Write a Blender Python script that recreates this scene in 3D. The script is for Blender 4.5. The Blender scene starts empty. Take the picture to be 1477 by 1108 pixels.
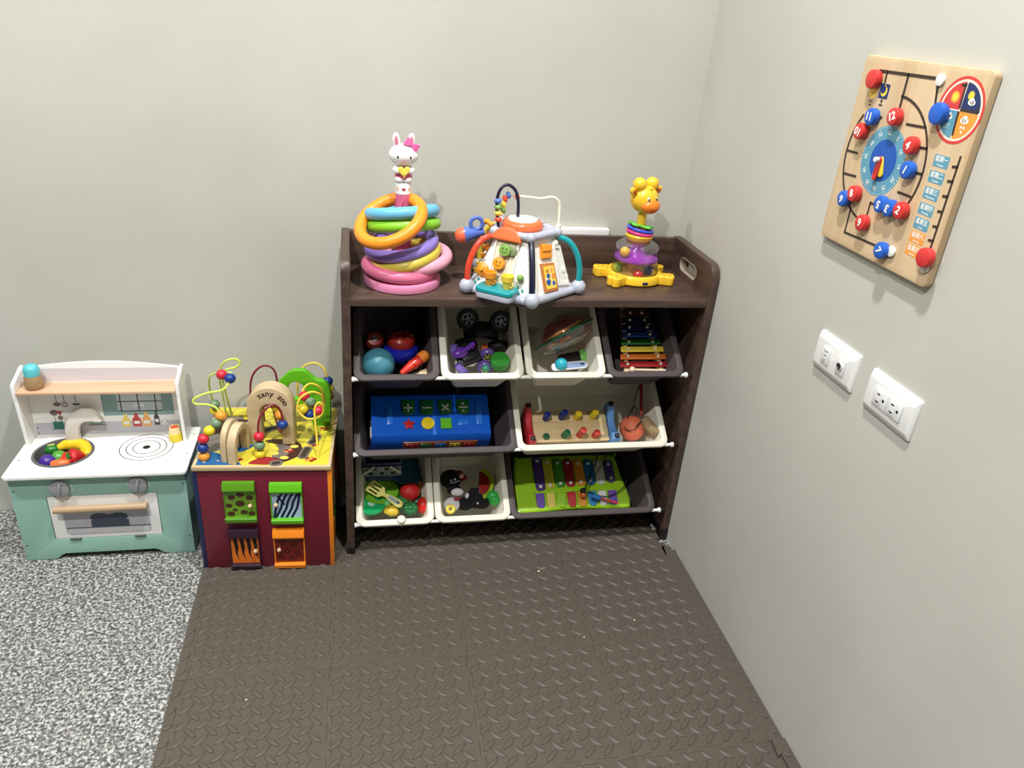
import bpy, bmesh, math, random
from mathutils import Vector, Matrix, Euler
R = math.radians
PI = math.pi
col = bpy.context.scene.collection
sc = bpy.context.scene

# ------------------------------------------------------------ camera, world, lights
cam_d = bpy.data.cameras.new('camera')
cam = bpy.data.objects.new('camera', cam_d); col.objects.link(cam)
cam_d.sensor_width = 36.0
cam_d.lens = 1101.1 / 1477 * 36.0
cam_d.clip_start = 0.02
r_ = Vector((0.98015258, -0.18297489, 0.07629619)); u_ = Vector((0.01497749, 0.45210624, 0.89183834)); f_ = Vector((0.197678, 0.87299492, -0.4458736))
cam.matrix_world = Matrix(((r_.x, u_.x, -f_.x, -0.83175), (r_.y, u_.y, -f_.y, -1.85162), (r_.z, u_.z, -f_.z, 1.29504), (0, 0, 0, 1)))
sc.camera = cam

w = bpy.data.worlds.new('world'); sc.world = w; w.use_nodes = True
w.node_tree.nodes['Background'].inputs[0].default_value = (0.9, 0.95, 1.0, 1)
w.node_tree.nodes['Background'].inputs[1].default_value = 0.25

def disk_light(x, y, z, power, size, color=(1.0, 0.995, 0.975), spread=180):
    d = bpy.data.lights.new('ceiling_downlight', 'AREA'); d.shape = 'DISK'; d.size = size; d.energy = power; d.color = color
    d.spread = R(spread)
    o = bpy.data.objects.new('ceiling_downlight', d); col.objects.link(o); o.location = (x, y, z)
    return o
disk_light(-0.62, -0.90, 2.75, 27, 0.09, spread=160)
disk_light(-1.42, -1.84, 2.75, 34, 0.09, spread=160)
disk_light(-2.15, -0.95, 2.75, 23, 0.09, spread=160)

vs = sc.view_settings
sc.display_settings.display_device = 'sRGB'
vs.view_transform = 'Standard'; vs.look = 'None'; vs.gamma = 1.0; vs.exposure = 0.42
try: vs.use_curve_mapping = False
except Exception: pass

# ------------------------------------------------------------ materials
def srgb(r, g, b):
    f = lambda c: (c / 255 / 12.92) if c <= 10.3 else ((c / 255 + .055) / 1.055) ** 2.4
    return (f(r), f(g), f(b), 1.0)
MATS = {}
def mat(name, rgb, rough=0.45, metal=0.0, spec=0.5, bump=None, trans=0.0, ior=1.45, coat=0.0, alpha=None, var=0.0, varscale=20):
    if name in MATS: return MATS[name]
    m = bpy.data.materials.new(name); m.use_nodes = True; nt = m.node_tree; b = nt.nodes['Principled BSDF']
    c = srgb(*rgb)
    b.inputs['Base Color'].default_value = c
    b.inputs['Roughness'].default_value = rough; b.inputs['Metallic'].default_value = metal
    b.inputs['Specular IOR Level'].default_value = spec; b.inputs['IOR'].default_value = ior
    b.inputs['Transmission Weight'].default_value = trans; b.inputs['Coat Weight'].default_value = coat
    if var:
        n = nt.nodes.new('ShaderNodeTexNoise'); n.inputs['Scale'].default_value = varscale; n.inputs['Detail'].default_value = 4
        tc = nt.nodes.new('ShaderNodeTexCoord'); nt.links.new(tc.outputs['Object'], n.inputs['Vector'])
        rp = nt.nodes.new('ShaderNodeValToRGB'); rp.color_ramp.elements[0].position = .3; rp.color_ramp.elements[1].position = .7
        rp.color_ramp.elements[0].color = tuple(v * (1 - var) for v in c[:3]) + (1,); rp.color_ramp.elements[1].color = tuple(min(1, v * (1 + var)) for v in c[:3]) + (1,)
        nt.links.new(n.outputs['Fac'], rp.inputs['Fac']); nt.links.new(rp.outputs['Color'], b.inputs['Base Color'])
    if bump:
        n = nt.nodes.new('ShaderNodeTexNoise'); n.inputs['Scale'].default_value = bump[0]; n.inputs['Detail'].default_value = 3
        tc = nt.nodes.new('ShaderNodeTexCoord'); nt.links.new(tc.outputs['Object'], n.inputs['Vector'])
        bp = nt.nodes.new('ShaderNodeBump'); bp.inputs['Strength'].default_value = bump[1]; bp.inputs['Distance'].default_value = bump[2] if len(bump) > 2 else .001
        nt.links.new(n.outputs['Fac'], bp.inputs['Height']); nt.links.new(bp.outputs['Normal'], b.inputs['Normal'])
    MATS[name] = m
    return m
def wood(name, c1, c2, axis='X', scale=1.0, rough=0.5, coat=0.0):
    if name in MATS: return MATS[name]
    m = bpy.data.materials.new(name); m.use_nodes = True; nt = m.node_tree; b = nt.nodes['Principled BSDF']
    tc = nt.nodes.new('ShaderNodeTexCoord'); mp = nt.nodes.new('ShaderNodeMapping')
    s = {'X': (3, 60, 60), 'Y': (60, 3, 60), 'Z': (60, 60, 3)}[axis]
    mp.inputs['Scale'].default_value = tuple(v * scale for v in s)
    n = nt.nodes.new('ShaderNodeTexNoise'); n.inputs['Scale'].default_value = 1.0; n.inputs['Detail'].default_value = 6; n.inputs['Roughness'].default_value = .6
    rp = nt.nodes.new('ShaderNodeValToRGB'); e = rp.color_ramp.elements
    e[0].position = .33; e[1].position = .68; e[0].color = srgb(*c1); e[1].color = srgb(*c2)
    nt.links.new(tc.outputs['Object'], mp.inputs['Vector']); nt.links.new(mp.outputs['Vector'], n.inputs['Vector'])
    nt.links.new(n.outputs['Fac'], rp.inputs['Fac']); nt.links.new(rp.outputs['Color'], b.inputs['Base Color'])
    b.inputs['Roughness'].default_value = rough; b.inputs['Coat Weight'].default_value = coat
    bp = nt.nodes.new('ShaderNodeBump'); bp.inputs['Strength'].default_value = .12; bp.inputs['Distance'].default_value = .0006
    nt.links.new(n.outputs['Fac'], bp.inputs['Height']); nt.links.new(bp.outputs['Normal'], b.inputs['Normal'])
    MATS[name] = m
    return m
def plastic(rgb, rough=.3): return mat('plastic_%d_%d_%d' % rgb, rgb, rough, coat=.15)
def paint(rgb, rough=.4): return mat('painted_wood_%d_%d_%d' % rgb, rgb, rough, coat=.1)

# ------------------------------------------------------------ geometry helpers
def TR(x=0, y=0, z=0, rx=0, ry=0, rz=0, s=None):
    M = Matrix.Translation((x, y, z)) @ Euler((R(rx), R(ry), R(rz)), 'XYZ').to_matrix().to_4x4()
    if s is not None:
        if not hasattr(s, '__len__'): s = (s, s, s)
        M = M @ Matrix.Diagonal((s[0], s[1], s[2], 1))
    return M
I4 = Matrix.Identity(4)
def along(p, q):
    """matrix whose Z axis runs from p to q, origin at p"""
    p, q = Vector(p), Vector(q); z = (q - p).normalized()
    return Matrix.Translation(p) @ z.to_track_quat('Z', 'Y').to_matrix().to_4x4()
def crom(pts, n=8, closed=False):
    P = [Vector(p) for p in pts]; out = []; N = len(P)
    for i in range(N if closed else N - 1):
        if closed: a, b, c, d = P[i - 1], P[i], P[(i + 1) % N], P[(i + 2) % N]
        else: a, b, c, d = P[max(i - 1, 0)], P[i], P[i + 1], P[min(i + 2, N - 1)]
        for k in range(n):
            t = k / n
            out.append(.5 * ((2 * b) + (c - a) * t + (2 * a - 5 * b + 4 * c - d) * t * t + (3 * b - a - 3 * c + d) * t ** 3))
    if not closed: out.append(P[-1])
    return out
class G:
    def __init__(s): s.v = []; s.f = []; s.m = []
    def add(s, vs, fs, M=I4, mi=0):
        o = len(s.v); s.v += [M @ Vector(v) for v in vs]
        flip = M.to_3x3().determinant() < 0
        for f in fs:
            f = [o + i for i in f]
            s.f.append(f[::-1] if flip else f); s.m.append(mi)
        return s
    def addbm(s, bm, M=I4, mi=None):
        bm.verts.index_update()
        o = len(s.v); s.v += [M @ v.co for v in bm.verts]
        flip = M.to_3x3().determinant() < 0
        for f in bm.faces:
            ix = [o + v.index for v in f.verts]
            s.f.append(ix[::-1] if flip else ix); s.m.append(f.material_index if mi is None else mi)
        bm.free(); return s
    def box(s, sx, sy, sz, M=I4, mi=0, bev=0.0, seg=2):
        bm = bmesh.new(); bmesh.ops.create_cube(bm, size=1, matrix=Matrix.Diagonal((sx, sy, sz, 1)))
        if bev: bmesh.ops.bevel(bm, geom=bm.edges[:], offset=min(bev, .49 * min(sx, sy, sz)), segments=seg, affect='EDGES', profile=.5)
        return s.addbm(bm, M, mi)
    def bx(s, x0, x1, y0, y1, z0, z1, mi=0, bev=0.0, M=I4, seg=2):
        return s.box(x1 - x0, y1 - y0, z1 - z0, M @ TR((x0 + x1) / 2, (y0 + y1) / 2, (z0 + z1) / 2), mi, bev, seg)
    def lathe(s, prof, M=I4, mi=0, seg=32, mis=None, a0=0.0, a1=360.0):
        full = abs(a1 - a0) >= 359.9; n = seg if full else seg + 1
        vs = []; fs = []
        for k in range(n):
            a = R(a0 + (a1 - a0) * k / seg); c, sn = math.cos(a), math.sin(a)
            for r, z in prof: vs.append((r * c, r * sn, z))
        L = len(prof); o = len(s.v)
        s.v += [M @ Vector(v) for v in vs]
        for k in range(seg):
            k2 = (k + 1) % n
            for j in range(L - 1):
                a, b, c, d = k * L + j, k2 * L + j, k2 * L + j + 1, k * L + j + 1
                if prof[j][0] < 1e-7: f = [a, c, d]
                elif prof[j + 1][0] < 1e-7: f = [a, b, d]
                else: f = [a, b, c, d]
                s.f.append([o + q for q in f]); s.m.append(mis[j] if mis else mi)
        return s
    def cyl(s, r, h, M=I4, mi=0, seg=24, bev=0.0, r2=None):
        r2 = r if r2 is None else r2
        if bev: p = [(0, 0), (r - bev, 0), (r - bev * .3, bev * .3), (r, bev), (r2, h - bev), (r2 - bev * .3, h - bev * .3), (r2 - bev, h), (0, h)]
        else: p = [(0, 0), (r, 0), (r2, h), (0, h)]
        return s.lathe(p, M, mi, seg)
    def sph(s, r, M=I4, mi=0, seg=24, rings=14):
        return s.lathe([(r * math.sin(PI * k / rings), -r * math.cos(PI * k / rings)) for k in range(rings + 1)], M, mi, seg)
    def torus(s, Rr, r, M=I4, mi=0, seg=48, rs=14, arc=360, misf=None):
        full = arc >= 360; n = seg if full else seg + 1; o = len(s.v)
        for k in range(n):
            a = R(arc * k / seg)
            for j in range(rs):
                b = 2 * PI * j / rs; q = Rr + r * math.cos(b)
                s.v.append(M @ Vector((q * math.cos(a), q * math.sin(a), r * math.sin(b))))
        for k in range(seg):
            for j in range(rs):
                k2, j2 = (k + 1) % n, (j + 1) % rs
                s.f.append([o + k * rs + j, o + k2 * rs + j, o + k2 * rs + j2, o + k * rs + j2]); s.m.append(misf(k) if misf else mi)
        if not full:
            for k, rev in ((0, True), (n - 1, False)):
                f = [o + k * rs + j for j in range(rs)]; s.f.append(f[::-1] if rev else f); s.m.append(mi)
        return s
    def tube(s, pts, r, M=I4, mi=0, seg=10, closed=False, flat=None):
        P = [Vector(p) for p in pts]; N = len(P); rr = r if hasattr(r, '__len__') else [r] * N
        T = []
        for i in range(N):
            a = P[i - 1] if (i > 0 or closed) else P[i]; b = P[(i + 1) % N] if (i < N - 1 or closed) else P[i]
            T.append((b - a).normalized())
        up = Vector((0, 0, 1)) if abs(T[0].z) < .9 else Vector((1, 0, 0))
        nrm = (up - T[0] * up.dot(T[0])).normalized(); o = len(s.v)
        fx, fy = flat if flat else (1, 1)
        for i in range(N):
            nrm = (nrm - T[i] * nrm.dot(T[i])).normalized(); bn = T[i].cross(nrm)
            for j in range(seg):
                a = 2 * PI * j / seg
                s.v.append(M @ (P[i] + (nrm * math.cos(a) * fx + bn * math.sin(a) * fy) * rr[i]))
        for i in range(N if closed else N - 1):
            i2 = (i + 1) % N
            for j in range(seg):
                j2 = (j + 1) % seg
                s.f.append([o + i * seg + j, o + i * seg + j2, o + i2 * seg + j2, o + i2 * seg + j]); s.m.append(mi)
        if not closed:
            s.f.append([o + j for j in range(seg)][::-1]); s.m.append(mi)
            s.f.append([o + (N - 1) * seg + j for j in range(seg)]); s.m.append(mi)
        return s
    def loft(s, rings, M=I4, mi=0, cap0=True, cap1=True, closed_rings=True):
        n = len(rings[0]); o = len(s.v)
        for rg in rings: s.v += [M @ Vector(p) for p in rg]
        for i in range(len(rings) - 1):
            for j in range(n):
                j2 = (j + 1) % n
                s.f.append([o + i * n + j, o + i * n + j2, o + (i + 1) * n + j2, o + (i + 1) * n + j]); s.m.append(mi)
        if cap0: s.f.append([o + j for j in range(n)][::-1]); s.m.append(mi)
        if cap1: s.f.append([o + (len(rings) - 1) * n + j for j in range(n)]); s.m.append(mi)
        return s
    def prism(s, poly, h, M=I4, mi=0):
        """convex or simple polygon in XY extruded from z=0 to h"""
        return s.loft([[(x, y, 0) for x, y in poly], [(x, y, h) for x, y in poly]], M, mi)
    def shape(s, polys, h, M=I4, mi=0, bev=0.0, bres=2):
        """filled 2D shape with holes, z from 0 to h"""
        cu = bpy.data.curves.new('tmp', 'CURVE'); cu.dimensions = '2D'; cu.fill_mode = 'BOTH'
        cu.extrude = max(h / 2 - bev, 0); cu.bevel_depth = bev; cu.bevel_resolution = bres; cu.offset = -bev
        for p in polys:
            sp = cu.splines.new('POLY'); sp.points.add(len(p) - 1); sp.use_cyclic_u = True
            for q, pt in zip(sp.points, p): q.co = (pt[0], pt[1], 0, 1)
        s._curve(cu, M @ Matrix.Translation((0, 0, h / 2)), mi); return s
    def text(s, txt, size, M=I4, mi=0, h=.0004, align='CENTER', sx=1.0, bold=0.0, font=None):
        cu = bpy.data.curves.new('tmp', 'FONT'); cu.body = txt; cu.size = size; cu.extrude = h / 2; cu.align_x = align; cu.align_y = 'CENTER'
        cu.offset = bold; cu.resolution_u = 3
        s._curve(cu, M @ TR(0, 0, h / 2, s=(sx, 1, 1)), mi); return s
    def _curve(s, cu, M, mi):
        o = bpy.data.objects.new('tmp', cu); col.objects.link(o)
        bpy.context.view_layer.update()
        dg = bpy.context.evaluated_depsgraph_get()
        me = bpy.data.meshes.new_from_object(o.evaluated_get(dg))
        bm = bmesh.new(); bm.from_mesh(me); bmesh.ops.remove_doubles(bm, verts=bm.verts, dist=1e-6)
        s.addbm(bm, M, mi)
        bpy.data.objects.remove(o); bpy.data.curves.remove(cu); bpy.data.meshes.remove(me)
def rrect(w, h, r, n=6, cx=0.0, cy=0.0):
    p = []; r = min(r, w / 2 - 1e-6, h / 2 - 1e-6)
    for (sx, sy, a0) in ((1, 1, 0), (-1, 1, 90), (-1, -1, 180), (1, -1, 270)):
        for k in range(n + 1):
            a = R(a0 + 90 * k / n); p.append((cx + sx * (w / 2 - r) + r * math.cos(a), cy + sy * (h / 2 - r) + r * math.sin(a)))
    return p
def circ(r, n=32, cx=0.0, cy=0.0, ry=None, a0=0):
    ry = ry or r
    return [(cx + r * math.cos(2 * PI * k / n + R(a0)), cy + ry * math.sin(2 * PI * k / n + R(a0))) for k in range(n)]
def star(r1, r2, n=5, cx=0, cy=0, a0=90):
    return [(cx + (r1 if k % 2 == 0 else r2) * math.cos(PI * k / n + R(a0)), cy + (r1 if k % 2 == 0 else r2) * math.sin(PI * k / n + R(a0))) for k in range(2 * n)]
def stroke(pts, w):
    """outline polygon of a polyline with round-ish ends"""
    P = [Vector((p[0], p[1])) for p in pts]; Lf = []; Rt = []
    for i, p in enumerate(P):
        a = P[max(i - 1, 0)]; b = P[min(i + 1, len(P) - 1)]; t = (b - a).normalized(); n = Vector((-t.y, t.x)) * w / 2
        if i == 0: p = p - t * w / 2
        if i == len(P) - 1: p = p + t * w / 2
        Lf.append(p + n); Rt.append(p - n)
    return [tuple(v) for v in Lf] + [tuple(v) for v in Rt[::-1]]
def obj(name, g, mats, parent=None, M=None, sharp=38):
    me = bpy.data.meshes.new(name); me.from_pydata([tuple(v) for v in g.v], [], g.f)
    if not hasattr(mats, '__len__'): mats = [mats]
    for m in mats: me.materials.append(m)
    me.polygons.foreach_set('material_index', g.m)
    me.validate(); me.update()
    me.polygons.foreach_set('use_smooth', [True] * len(me.polygons)); me.set_sharp_from_angle(angle=R(sharp))
    o = bpy.data.objects.new(name, me); col.objects.link(o)
    if parent is not None: o.parent = parent
    if M is not None: o.matrix_world = M if parent is None else M; o.matrix_basis = M
    return o
def tag(o, label, cat, group=None, kind=None):
    o['label'] = label; o['category'] = cat
    if group: o['group'] = group
    if kind: o['kind'] = kind
    return o
def thing(name, label, cat, M, group=None):
    o = bpy.data.objects.new(name, None); col.objects.link(o); o.matrix_basis = M; o.empty_display_size = .02
    return tag(o, label, cat, group)
def struct(name, g, m):
    o = obj(name, g, m); o['kind'] = 'structure'; return o
def lab(o, s): o['label'] = s; return o
def dup(root):
    r = root.copy(); col.objects.link(r)
    for ch in list(root.children):
        c = ch.copy(); col.objects.link(c); c.parent = r
        for g2 in ch.children:
            d = g2.copy(); col.objects.link(d); d.parent = c
    return r
# ------------------------------------------------------------ the room
def wall_mat():
    m = bpy.data.materials.new('painted_plaster'); m.use_nodes = True; nt = m.node_tree; b = nt.nodes['Principled BSDF']
    tc = nt.nodes.new('ShaderNodeTexCoord')
    n = nt.nodes.new('ShaderNodeTexNoise'); n.inputs['Scale'].default_value = 2.2; n.inputs['Detail'].default_value = 5; n.inputs['Roughness'].default_value = .55
    rp = nt.nodes.new('ShaderNodeValToRGB'); e = rp.color_ramp.elements; e[0].position = .3; e[1].position = .72
    e[0].color = srgb(185, 184, 175); e[1].color = srgb(196, 195, 186)
    nt.links.new(tc.outputs['Object'], n.inputs['Vector']); nt.links.new(n.outputs['Fac'], rp.inputs['Fac']); nt.links.new(rp.outputs['Color'], b.inputs['Base Color'])
    n2 = nt.nodes.new('ShaderNodeTexNoise'); n2.inputs['Scale'].default_value = 5; n2.inputs['Detail'].default_value = 2
    n3 = nt.nodes.new('ShaderNodeTexNoise'); n3.inputs['Scale'].default_value = 90; n3.inputs['Detail'].default_value = 3
    mx = nt.nodes.new('ShaderNodeMath'); mx.operation = 'MULTIPLY_ADD'; mx.inputs[1].default_value = .05
    nt.links.new(tc.outputs['Object'], n2.inputs['Vector']); nt.links.new(tc.outputs['Object'], n3.inputs['Vector'])
    nt.links.new(n3.outputs['Fac'], mx.inputs[0]); nt.links.new(n2.outputs['Fac'], mx.inputs[2])
    bp = nt.nodes.new('ShaderNodeBump'); bp.inputs['Strength'].default_value = .35; bp.inputs['Distance'].default_value = .004
    nt.links.new(mx.outputs[0], bp.inputs['Height']); nt.links.new(bp.outputs['Normal'], b.inputs['Normal'])
    b.inputs['Roughness'].default_value = .55; b.inputs['Specular IOR Level'].default_value = .35
    return m
def floor_mat():
    m = bpy.data.materials.new('speckled_grey_floor'); m.use_nodes = True; nt = m.node_tree; b = nt.nodes['Principled BSDF']
    tc = nt.nodes.new('ShaderNodeTexCoord')
    n = nt.nodes.new('ShaderNodeTexNoise'); n.inputs['Scale'].default_value = 150; n.inputs['Detail'].default_value = 2.5; n.inputs['Roughness'].default_value = .6
    nt.links.new(tc.outputs['Object'], n.inputs['Vector'])
    v = nt.nodes.new('ShaderNodeTexVoronoi'); v.inputs['Scale'].default_value = 260; nt.links.new(tc.outputs['Object'], v.inputs['Vector'])
    bw = nt.nodes.new('ShaderNodeRGBToBW'); nt.links.new(v.outputs['Color'], bw.inputs['Color'])
    mx = nt.nodes.new('ShaderNodeMath'); mx.operation = 'MULTIPLY_ADD'; mx.inputs[1].default_value = .3
    nt.links.new(bw.outputs['Val'], mx.inputs[0]); nt.links.new(n.outputs['Fac'], mx.inputs[2])
    rp = nt.nodes.new('ShaderNodeValToRGB'); el = rp.color_ramp.elements
    el[0].position = .47; el[0].color = srgb(62, 61, 59); el[1].position = .80; el[1].color = srgb(190, 191, 188)
    a = el.new(.58); a.color = srgb(92, 91, 88); a = el.new(.66); a.color = srgb(122, 121, 118)
    nt.links.new(mx.outputs[0], rp.inputs['Fac']); nt.links.new(rp.outputs['Color'], b.inputs['Base Color'])
    b.inputs['Roughness'].default_value = .45
    bp = nt.nodes.new('ShaderNodeBump'); bp.inputs['Strength'].default_value = .2; bp.inputs['Distance'].default_value = .0006
    nt.links.new(n.outputs['Fac'], bp.inputs['Height']); nt.links.new(bp.outputs['Normal'], b.inputs['Normal'])
    return m
WM = wall_mat()
XL, YF, ZC = -6.0, -7.5, 2.8
struct('floor', G().bx(XL, 0, YF, 0, -.1, 0), floor_mat())
struct('wall_back', G().bx(XL - .1, .1, 0, .1, -.1, ZC + .1), WM)
struct('wall_right', G().bx(0, .1, YF, 0, -.1, ZC + .1), WM)
FW = mat('far_wall_paint', (120, 118, 112), .7)
struct('wall_left', G().bx(XL - .1, XL, YF, 0, -.1, ZC + .1), FW)
struct('wall_front', G().bx(XL - .1, .1, YF - .1, YF, -.1, ZC + .1), FW)
struct('ceiling', G().bx(XL, 0, YF, 0, ZC, ZC + .1), mat('ceiling_paint', (150, 149, 145), .7))

# ------------------------------------------------------------ foam mat tiles
TS = .2887
MT = .012
def foam_mat():
    m = mat('brown_foam', (84, 77, 69), .42, bump=(900, .25, .0003), spec=.35)
    return m
def edge_line(amp=.0045):
    N = 8; p = TS / N; d = .003; pts = []
    for k in range(N):
        a = amp if k % 2 == 0 else -amp
        pts.append((k * p - (d if k else 0), a)); pts.append(((k + 1) * p + (d if k < N - 1 else 0), a))
    return pts
EL = edge_line()
def lozenge(g, x, y, ang, L=.0385, W=.0130, h=.0028, n=8):
    M = Matrix.Translation((x, y, MT)) @ Matrix.Rotation(R(ang), 4, 'Z')
    rings = []
    for s, hh in ((1.0, 0.0), (.72, h * .75), (.3, h)):
        rg = []
        for k in range(2 * n):
            if k < n: t = k / n; sg = 1
            else: t = 1 - (k - n) / n; sg = -1
            xx = (t * 2 - 1) * L / 2; yy = sg * W / 2 * (1 - (2 * t - 1) ** 2) ** .8
            rg.append((-xx * (s * .35 + .65), -yy * s * 1.0, hh))
        rings.append(rg)
    # rings run clockwise when mirrored; orientation fixed by flipping order
    g.loft([[p for p in rg] for rg in rings], M, 0, cap0=False, cap1=True)
def mat_tile_mesh(strip=None):
    """interior tile in local frame x 0..TS, y 0..TS with translation-compatible puzzle edges"""
    gap = .0002
    top = [(x, TS + v - gap) for x, v in EL]; bot = [(x, v + gap) for x, v in EL]
    left = [(v + gap, y) for y, v in EL]; right = [(TS + v - gap, y) for y, v in EL]
    def inner(l): return l[1:-1]
    poly = []
    poly += [(0 + gap, 0 + gap)] + inner(bot) + [(TS - gap, gap)] + inner(right) + [(TS - gap, TS - gap)] + inner(top)[::-1] + [(gap, TS - gap)] + inner(left)[::-1]
    g = G(); g.shape([poly], MT, bev=.0005, bres=1)
    p = TS / 7.5
    for i in range(-1, 9):
        for j in range(-1, 9):
            x = p * (i + .35); y = p * (j + .55)
            if .012 < x < TS - .012 and .012 < y < TS - .012: lozenge(g, x, y, 43)
            x2 = x + p * .43; y2 = y - p * .46
            if .012 < x2 < TS - .012 and .012 < y2 < TS - .012: lozenge(g, x2, y2, -43)
    return g
FM = foam_mat()
XA = -.8964; YS = -.3549
rows = ['in the row under the rack', 'in the first row before the rack', 'in the second row before the rack', 'in the nearest row']
cols = ['beside the grey floor', 'second from grey floor', 'third from grey floor', 'beside the right wall']
proto = None
for c in range(4):
    for r in range(4):
        x0 = XA + (c - 1) * TS; y0 = YS - r * TS
        if proto is None:
            o = obj('foam_mat_tile', mat_tile_mesh(), FM); proto = o
        else:
            o = proto.copy(); col.objects.link(o)
        o.matrix_basis = TR(x0, y0, 0)
        tag(o, 'brown foam tile %s, %s' % (rows[r], cols[c]), 'floor mat', 'brown interlocking foam floor tiles')
def strip_mesh(side):
    g = G(); gap = .0002; w = .0235 if side == 'L' else .0290
    if side == 'L': pts = [(-w, 0), *[(v - gap, y) for y, v in EL][1:-1], (-w, TS)]; pts = [(-w, 0), (-gap, 0)] + [(v - gap, y) for y, v in EL][1:-1] + [(-gap, TS), (-w, TS)]
    else: pts = [(w, TS), (gap, TS)] + [(v + gap, y) for y, v in EL][1:-1][::-1] + [(gap, 0), (w, 0)]
    g.shape([pts], MT, bev=.0008, bres=1)
    for k in range(7):
        lozenge(g, -w / 2 if side == 'L' else w / 2, .02 + k * .0385, 42 if side == 'L' else -42, L=.02, W=.008)
    return g
sl = None; sr = None
for r in range(4):
    y0 = YS - r * TS
    if sl is None: o = sl = obj('foam_edge_strip', strip_mesh('L'), FM)
    else: o = sl.copy(); col.objects.link(o)
    o.matrix_basis = TR(XA - TS, y0 + .0002, 0, s=(1, .998, 1))
    tag(o, 'brown foam border strip along grey floor, %s' % rows[r], 'floor mat', 'foam border strips')
    if r == 0: continue
    if sr is None: o = sr = obj('foam_edge_strip', strip_mesh('R'), FM)
    else: o = sr.copy(); col.objects.link(o)
    o.matrix_basis = TR(XA + 3 * TS, y0 + .0002, 0, s=(1, .998, 1))
    if r == 3: o.matrix_basis = TR(XA + 3 * TS, y0 + .004, .0002, rx=1.1, s=(1, .985, 1))
    if r == 1:
        g_ = strip_mesh('R'); g_.shape([[(-.0044, TS + .0002), (.0290, TS + .0002), (.0290, TS + .020), (.0215, TS + .020), (.0215, TS + .034), (.0120, TS + .034), (.0120, TS + .052), (-.0044, TS + .052)]], MT, bev=.0005, bres=1)
        o2 = obj('foam_edge_strip', g_, FM, M=o.matrix_basis.copy()); bpy.data.objects.remove(o); o = o2; sr = obj('foam_edge_strip', strip_mesh('R'), FM) if False else None
    tag(o, 'brown foam border strip along right wall, %s' % rows[r], 'floor mat', 'foam border strips')
# loose crumbs
cm = mat('white_crumb', (236, 228, 205), .6)
for (x, y, s_, lb) in ((-.39, -.389, .0026, 'larger white crumb on the brown mat in front of the rack'), (-.374, -.378, .0017, 'tiny white crumb beside the larger crumb on the mat'),
                       (-.199, -.58, .0019, 'white crumb on the brown mat near the right wall'), (-.334, -.62, .0017, 'white crumb on a tile joint in the middle of the mat'), (-1.06, -.71, .0019, 'white crumb on the mat near the grey floor')):
    g = G(); g.sph(s_, TR(0, 0, s_ * .7, s=(1.2, .9, .7)), seg=7, rings=5)
    tag(obj('crumb', g, cm, M=TR(x, y, MT + .0003)), lb, 'crumb', 'white crumbs on the mat')

# ------------------------------------------------------------ toy rack
WD = wood('dark_walnut_x', (64, 48, 41), (92, 73, 62), 'X', rough=.42)
WDZ = wood('dark_walnut_z', (60, 45, 38), (88, 69, 59), 'Y', rough=.42)
rack = thing('toy_rack', 'dark walnut toy storage rack with three tiers of tilted bins in the corner', 'storage rack', TR(-.434, -.155, 0))
RX, RY = .434, .155
def rk(name, g, m):
    for i, v in enumerate(g.v): g.v[i] = v + Vector((RX, RY, 0))
    return obj(name, g, m, rack)
def side_poly(hole=True):
    y0, y1, z0, z1 = -.278, -.0255, .030, .787; r = .032
    p = [(y1, z0), (y1, z1)]
    for k in range(9):
        a = R(90 + 90 * k / 8); p.append((y0 + r + r * math.cos(a), z1 - r + r * math.sin(a)))
    p.append((y0, z0)); 
    hl = [(-.141 + a, .737 + b) for a, b in rrect(.104, .036, .018)]
    return [p, hl] if hole else [p]
AX = Matrix(((0, 0, 1, 0), (1, 0, 0, 0), (0, 1, 0, 0), (0, 0, 0, 1)))   # local XY -> world YZ, extrude +X
for x0 in (-.8648, -.0220):
    g = G(); g.shape(side_poly(), .019, Matrix.Translation((x0, 0, 0)) @ AX, bev=.0008, bres=1)
    rk('side_panel', g, WDZ)
    g = G(); o_ = [(-.141 + a, .737 + b) for a, b in rrect(.1045, .0365, .018)]; i_ = [(-.141 + a, .737 + b) for a, b in rrect(.100, .032, .016)]
    g.shape([o_, i_], .0196, Matrix.Translation((x0 - .0003, 0, 0)) @ AX, bev=.0004, bres=1)
    lab(rk('grip_hole_lining', g, mat('raw_board_edge', (150, 138, 122), .6)), 'light brown lining of the oval grip hole')
rk('top_shelf', G().bx(-.8457, -.0221, -.278, -.0415, .6850, .7023, bev=.001), WD)
rk('back_rail', G().bx(-.8457, -.0221, -.0414, -.0265, .6850, .7850, bev=.001), WD)
rk('back_panel', G().bx(-.8457, -.0221, -.0330, -.0270, .040, .6848), mat('dark_back_board', (34, 26, 24), .6))
fc = mat('black_foot_cap', (28, 25, 26), .4)
for x0, zb in ((-.8648, MT + .0012), (-.0220, .0006)):
    for yy in (-.278, -.060):
        rk('foot_cap', G().bx(x0 - .0008, x0 + .0198, yy - .001, yy + .0345, zb, .0302 + (.008 if zb < .01 else .004), bev=.0015), fc)
ROW = {1: (.510, 36), 2: (.3095, 35), 3: (.104, 32)}
rodm = mat('white_rod', (232, 232, 228), .3)
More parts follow.
